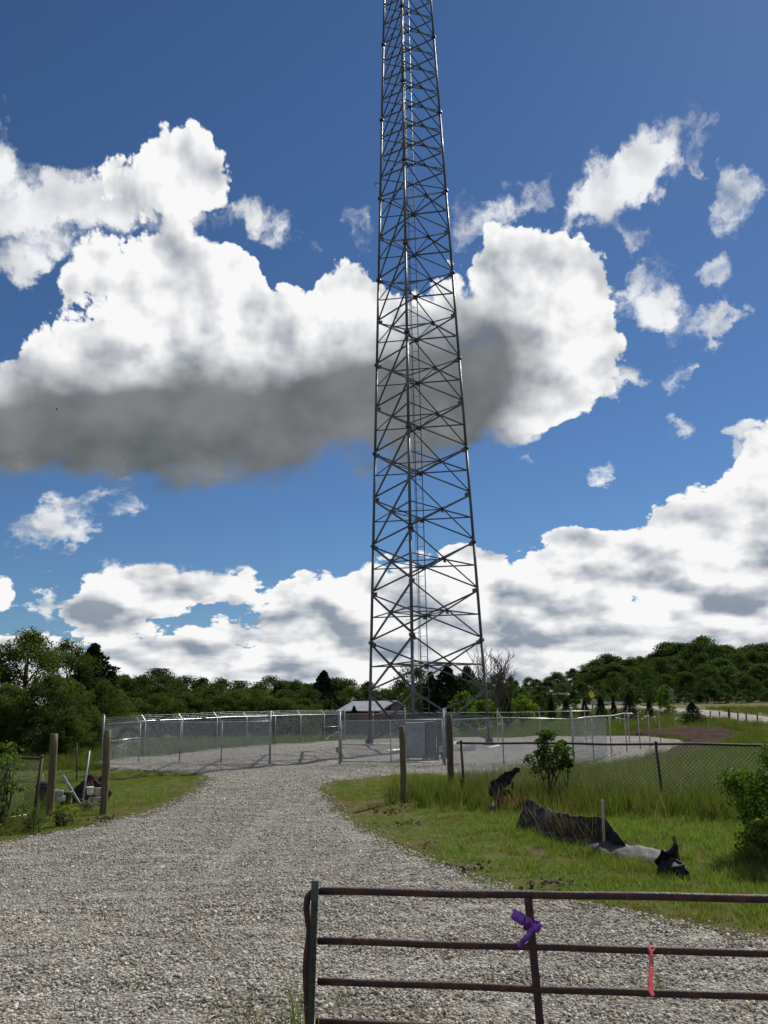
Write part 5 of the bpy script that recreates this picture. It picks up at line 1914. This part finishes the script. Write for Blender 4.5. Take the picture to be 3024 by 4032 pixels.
bmesh.ops.create_icosphere(bm, subdivisions=2, radius=.07, matrix=Matrix.Translation(c) @ Matrix.Diagonal((.6, .5, 1, 1)))
for v in bm.verts:
    v.co += Vector((mnoise.noise(v.co*14), mnoise.noise(v.co*14+Vector((5, 5, 5))), 0))*.03
tag(build('plastic_scrap', bm, M['white']), 'crumpled white plastic scrap in the grass beside the weathered post', 'litter')
# grass that half buries the silt fence
sp1 = []
for k in range(120):
    s_ = rt.uniform(0, 1)
    v = gd(2010+s_*580, 3282+s_*160+rt.gauss(0, 9))
    sp1.append((v.x, v.y-.05))
sp1 = np.array(sp1)
tag(put('fence_foot_grass', sp1, rng.uniform(.6, 1.25, len(sp1)), lush, tilt=.2), 'long green grass lapping over the foot of the black silt fence', 'grass')
sp2 = []
for k in range(40):
    s_ = rt.uniform(0, 1)
    v = gd(2040+s_*300, 3255+s_*85+rt.gauss(0, 8))
    sp2.append((v.x, v.y-.12))
sp2 = np.array(sp2)
tag(put('fence_dry_stems', sp2, rng.uniform(.5, .95, len(sp2)), dry[:2], tilt=.15), 'thin dry stems standing before the black silt fence', 'grass')
# dry grass over the bent fabric
q = np.column_stack([rng.normal(gd(2010, 3200).x, .30, 46), rng.normal(gd(2010, 3200).y, .25, 46)])
tag(put('bent_dry_grass', q, rng.uniform(.6, 1.1, len(q)), dry, tilt=.35), 'straw-coloured dry grass bending over the arched black fabric', 'grass')

# ---------------------------------------------------------------- junk between the left posts
def lathe(bm, c, prof, n=20, tilt=None):
    c = Vector(c)
    rings = []
    T = tilt or Matrix.Identity(3)
    for r, z in prof:
        rings.append([bm.verts.new(c+T @ Vector((r*math.cos(2*math.pi*k/n), r*math.sin(2*math.pi*k/n), z))) for k in range(n)])
    for A, C in zip(rings, rings[1:]):
        for k in range(n):
            f = bm.faces.new((A[k], A[(k+1) % n], C[(k+1) % n], C[k]))
            f.smooth = True
    bm.faces.new(rings[0][::-1])
    bm.faces.new(rings[-1])
jd = gp(200, 3195).y
tb = gp(174, 3172)
t = thing('plastic_tub', 'big round black plastic tub behind the treated post by the dark fence corner', 'tub', tb)
bm = B()
lathe(bm, tb, [(.17, 0), (.19, .05), (.215, .40), (.205, .47), (.17, .52), (.08, .54)], 24)
build('body', bm, M['rubber'], t)
bm = B()
path(bm, [tb+Vector((.225*math.cos(a), .225*math.sin(a), .42)) for a in np.linspace(0, 6.283, 25)], .014, 6, cap=False)
build('rim', bm, M['rubber'], t)
def pole(name, label, cat, p0, p1, r, mt, stud=False):
    bm = B()
    tube(bm, p0, p1, r, 10)
    o = build(name, bm, mt)
    o.data.transform(Matrix.Translation(-Vector(p0)))
    o.location = p0
    return tag(o, label, cat)
d = gp(303, 3075).y
pole('steel_post', 'thin brown steel post standing upright behind the rubble mound', 'post', gp(303, 3075)-Vector((0, 0, .1)), at(302, 2926, d), .022, M['rustdark'])
d = gp(325, 3168).y
pole('metal_pipe', 'pale grey metal pole leaning steeply out of the rubble mound', 'pole', gp(325, 3168), at(353, 2957, d+.25), .019, M['pvc'])
pole('metal_pipe', 'brown rusty pole leaning against the pale grey pole', 'pole', gp(333, 3160), at(348, 2960, d+.45), .017, M['rustdark'])
pole('plastic_pipe', 'thick blue-grey plastic pipe leaning over the junk', 'pipe', gp(318, 3172), at(246, 3052, jd+.35), .030, M['pvc'])
pole('metal_pipe', 'thin grey conduit lying between the two treated posts', 'pipe', gp(214, 3135)+Vector((0, -.2, .18)), gp(392, 3183)+Vector((0, 0, .06)), .013, M['deadwood'])
pole('wooden_stick', 'short pale stick standing beside the dark fence corner post', 'stick', gp(168, 3100), at(168, 3050, gp(168, 3100).y), .02, M['stake'])
# rubble mound
mc = gp(345, 3165)
bm = B()
bmesh.ops.create_icosphere(bm, subdivisions=4, radius=1, matrix=Matrix.Diagonal((.44, .34, .52, 1)))
for v in bm.verts:
    n = mnoise.noise(v.co*4)*.3+mnoise.noise(v.co*10)*.16+mnoise.noise(v.co*22)*.06
    v.co *= 1+n
o = build('soil_mound', bm, M['mound'])
o.location = mc+Vector((-.05, .45, .05))
tag(o, 'dark mound of soil and roots between the two treated posts', 'mound')
def block(label, c, s, rz, mt, cat='stone', name='rubble_stone', seed=0):
    bm = B()
    box(bm, Vector((0, 0, 0)), s, rz, min(s)*.18)
    for v in bm.verts:
        v.co += Vector((mnoise.noise(v.co*9+Vector((seed, 0, 0))), mnoise.noise(v.co*9+Vector((0, seed, 3))), mnoise.noise(v.co*9+Vector((2, 2, seed)))))*.02
    o = build(name, bm, mt)
    o.location = c
    return tag(o, label, cat)
def jp(px, py, dd=0.0):
    return at(px, py, jd+dd)
block('flat pale rubble slab at the bottom beside the treated post', jp(378, 3147, .25), (.26, .2, .09), .3, M['stone'], seed=1)
block('square pale rubble block resting on the mound beside the treated post', jp(384, 3117, .3), (.13, .14, .16), .7, M['stone'], seed=2)
block('small broken concrete chunk lying under the square pale block', jp(372, 3160, .2), (.12, .14, .08), 1.1, M['concrete'], seed=3)
block('rounded pale boulder beside the treated post and the black tub', jp(232, 3122, .5), (.18, .16, .12), .4, M['stone'], seed=4)
block('small brown stone lying below the rounded pale boulder', jp(240, 3145, .5), (.14, .12, .10), .9, M['concrete'], seed=5)
# paint bucket on the mound
bc = jp(353, 3130, .05)
t = thing('paint_bucket', 'small white bucket with a red wire handle on the mound', 'bucket', bc)
bm = B()
lathe(bm, bc, [(.055, 0), (.062, .06), (.072, .14), (.078, .145), (.078, .16)], 16)
build('body', bm, M['white'], t)
bm = B()
path(bm, [bc+Vector((.075*math.cos(a), 0, .15+.10*math.sin(a))) for a in np.linspace(0, 3.14, 9)], .005, 5)
build('handle', bm, mat('red_wire', (.5, .04, .03), (.6, .06, .05), .5), t)
gb = jp(255, 3170, .7)
t = thing('plant_pot', 'dark green plastic pot leaning behind the blue-grey pipe', 'pot', gb)
bm = B()
lathe(bm, gb, [(.10, 0), (.13, .22), (.15, .24), (.15, .28)], 18)
build('body', bm, mat('dark_green_plastic', (.012, .03, .016), (.02, .045, .025), .5), t)
bm = B()
bmesh.ops.create_icosphere(bm, subdivisions=2, radius=.13, matrix=Matrix.Translation(gb+Vector((0, 0, .24))) @ Matrix.Diagonal((1, 1, .3, 1)))
build('potting_soil', bm, M['dirtpile'], t)
# dug-up roots
rb = gp(345, 3185)
bm = B()
rr = random.Random(8)
for k in range(26):
    a = rr.uniform(0, 6.28)
    p = rb+Vector((rr.uniform(-.08, .08), rr.uniform(-.05, .05), .05))
    path(bm, [p, p+Vector((.1*math.cos(a), .1*math.sin(a), rr.uniform(.02, .16))), p+Vector((.2*math.cos(a), .18*math.sin(a), rr.uniform(-.03, .10)))], [.012, .008, .003], 4)
bmesh.ops.create_icosphere(bm, subdivisions=2, radius=.10, matrix=Matrix.Translation(rb+Vector((0, 0, .07))))
tag(build('root_ball', bm, mat('straw_brown_roots', (.10, .075, .045), (.2, .155, .10), .95, 0, 20)), 'straw-brown root clump at the foot of the blue-grey pipe', 'roots')
pole('marking_pole', 'thin yellow pole lying in the grass beside the gravel edge', 'pole', gp(-40, 3243)+Vector((0, 0, .05)), gp(108, 3218)+Vector((0, 0, .05)), .014, M['yellow'])
oc = gp(4, 3262)
t = thing('marker_cone', 'small toppled orange and white marker lying in the grass', 'marker', oc)
bm = B()
tube(bm, oc+Vector((-.12, 0, .05)), oc+Vector((0, 0, .045)), .045, 12, .03)
build('white_band', bm, M['white'], t)
bm = B()
tube(bm, oc+Vector((.001, 0, .045)), oc+Vector((.05, 0, .04)), .03, 12, .012)
build('orange_tip', bm, M['orange'], t)
# stones lying about on the grass and clods of turned soil
clods = [rock_mesh('soil_clod', 80+s, M['dirtpile'], 2, .7) for s in range(3)]
P_ = []
for (px, py, sx, sy, n) in ((1600, 3165, 70, 8, 60), (1480, 3115, 80, 10, 60), (1545, 3195, 60, 8, 40), (1600, 3245, 70, 8, 30), (400, 3225, 60, 8, 50), (1800, 3420, 120, 12, 40), (200, 3290, 120, 8, 50), (2200, 3480, 160, 10, 40), (1700, 3330, 40, 10, 20)):
    for _ in range(n):
        g = gp(px+rt.gauss(0, sx*.6), py+rt.gauss(0, sy))
        P_.append((g.x, g.y, g.z))
P_ = np.array(P_)
P_ = P_[~inside_poly(P_[:, :2], DRIVE)]
sz = rng.uniform(.025, .085, len(P_))
tag(scatter('soil_clods', P_, rng.uniform(0, 6.28, (len(P_), 3)), np.column_stack([sz, sz, sz*.7]), clods), 'dark clods of turned soil strewn in the verge grass', 'soil')
# a bird far off
bp = at(224, 1612, 90)
t = thing('bird', 'tiny dark bird gliding in front of the grey cloud', 'bird', bp)
bm = B()
bmesh.ops.create_icosphere(bm, subdivisions=2, radius=1, matrix=Matrix.Translation(bp) @ Matrix.Rotation(.4, 4, 'Y') @ Matrix.Diagonal((.16, .06, .06, 1)))
build('body', bm, M['block'], t)
for s in (-1, 1):
    bm = B()
    vs = [bm.verts.new(bp+Vector(v)) for v in ((-.06, 0, .02), (.08, 0, .02), (.02, s*.28, .10), (-.04, s*.45, .06))]
    bm.faces.new(vs)
    o = build('wing', bm, M['block'], t)
    sd = o.modifiers.new('s', 'SOLIDIFY')
    sd.thickness = .012
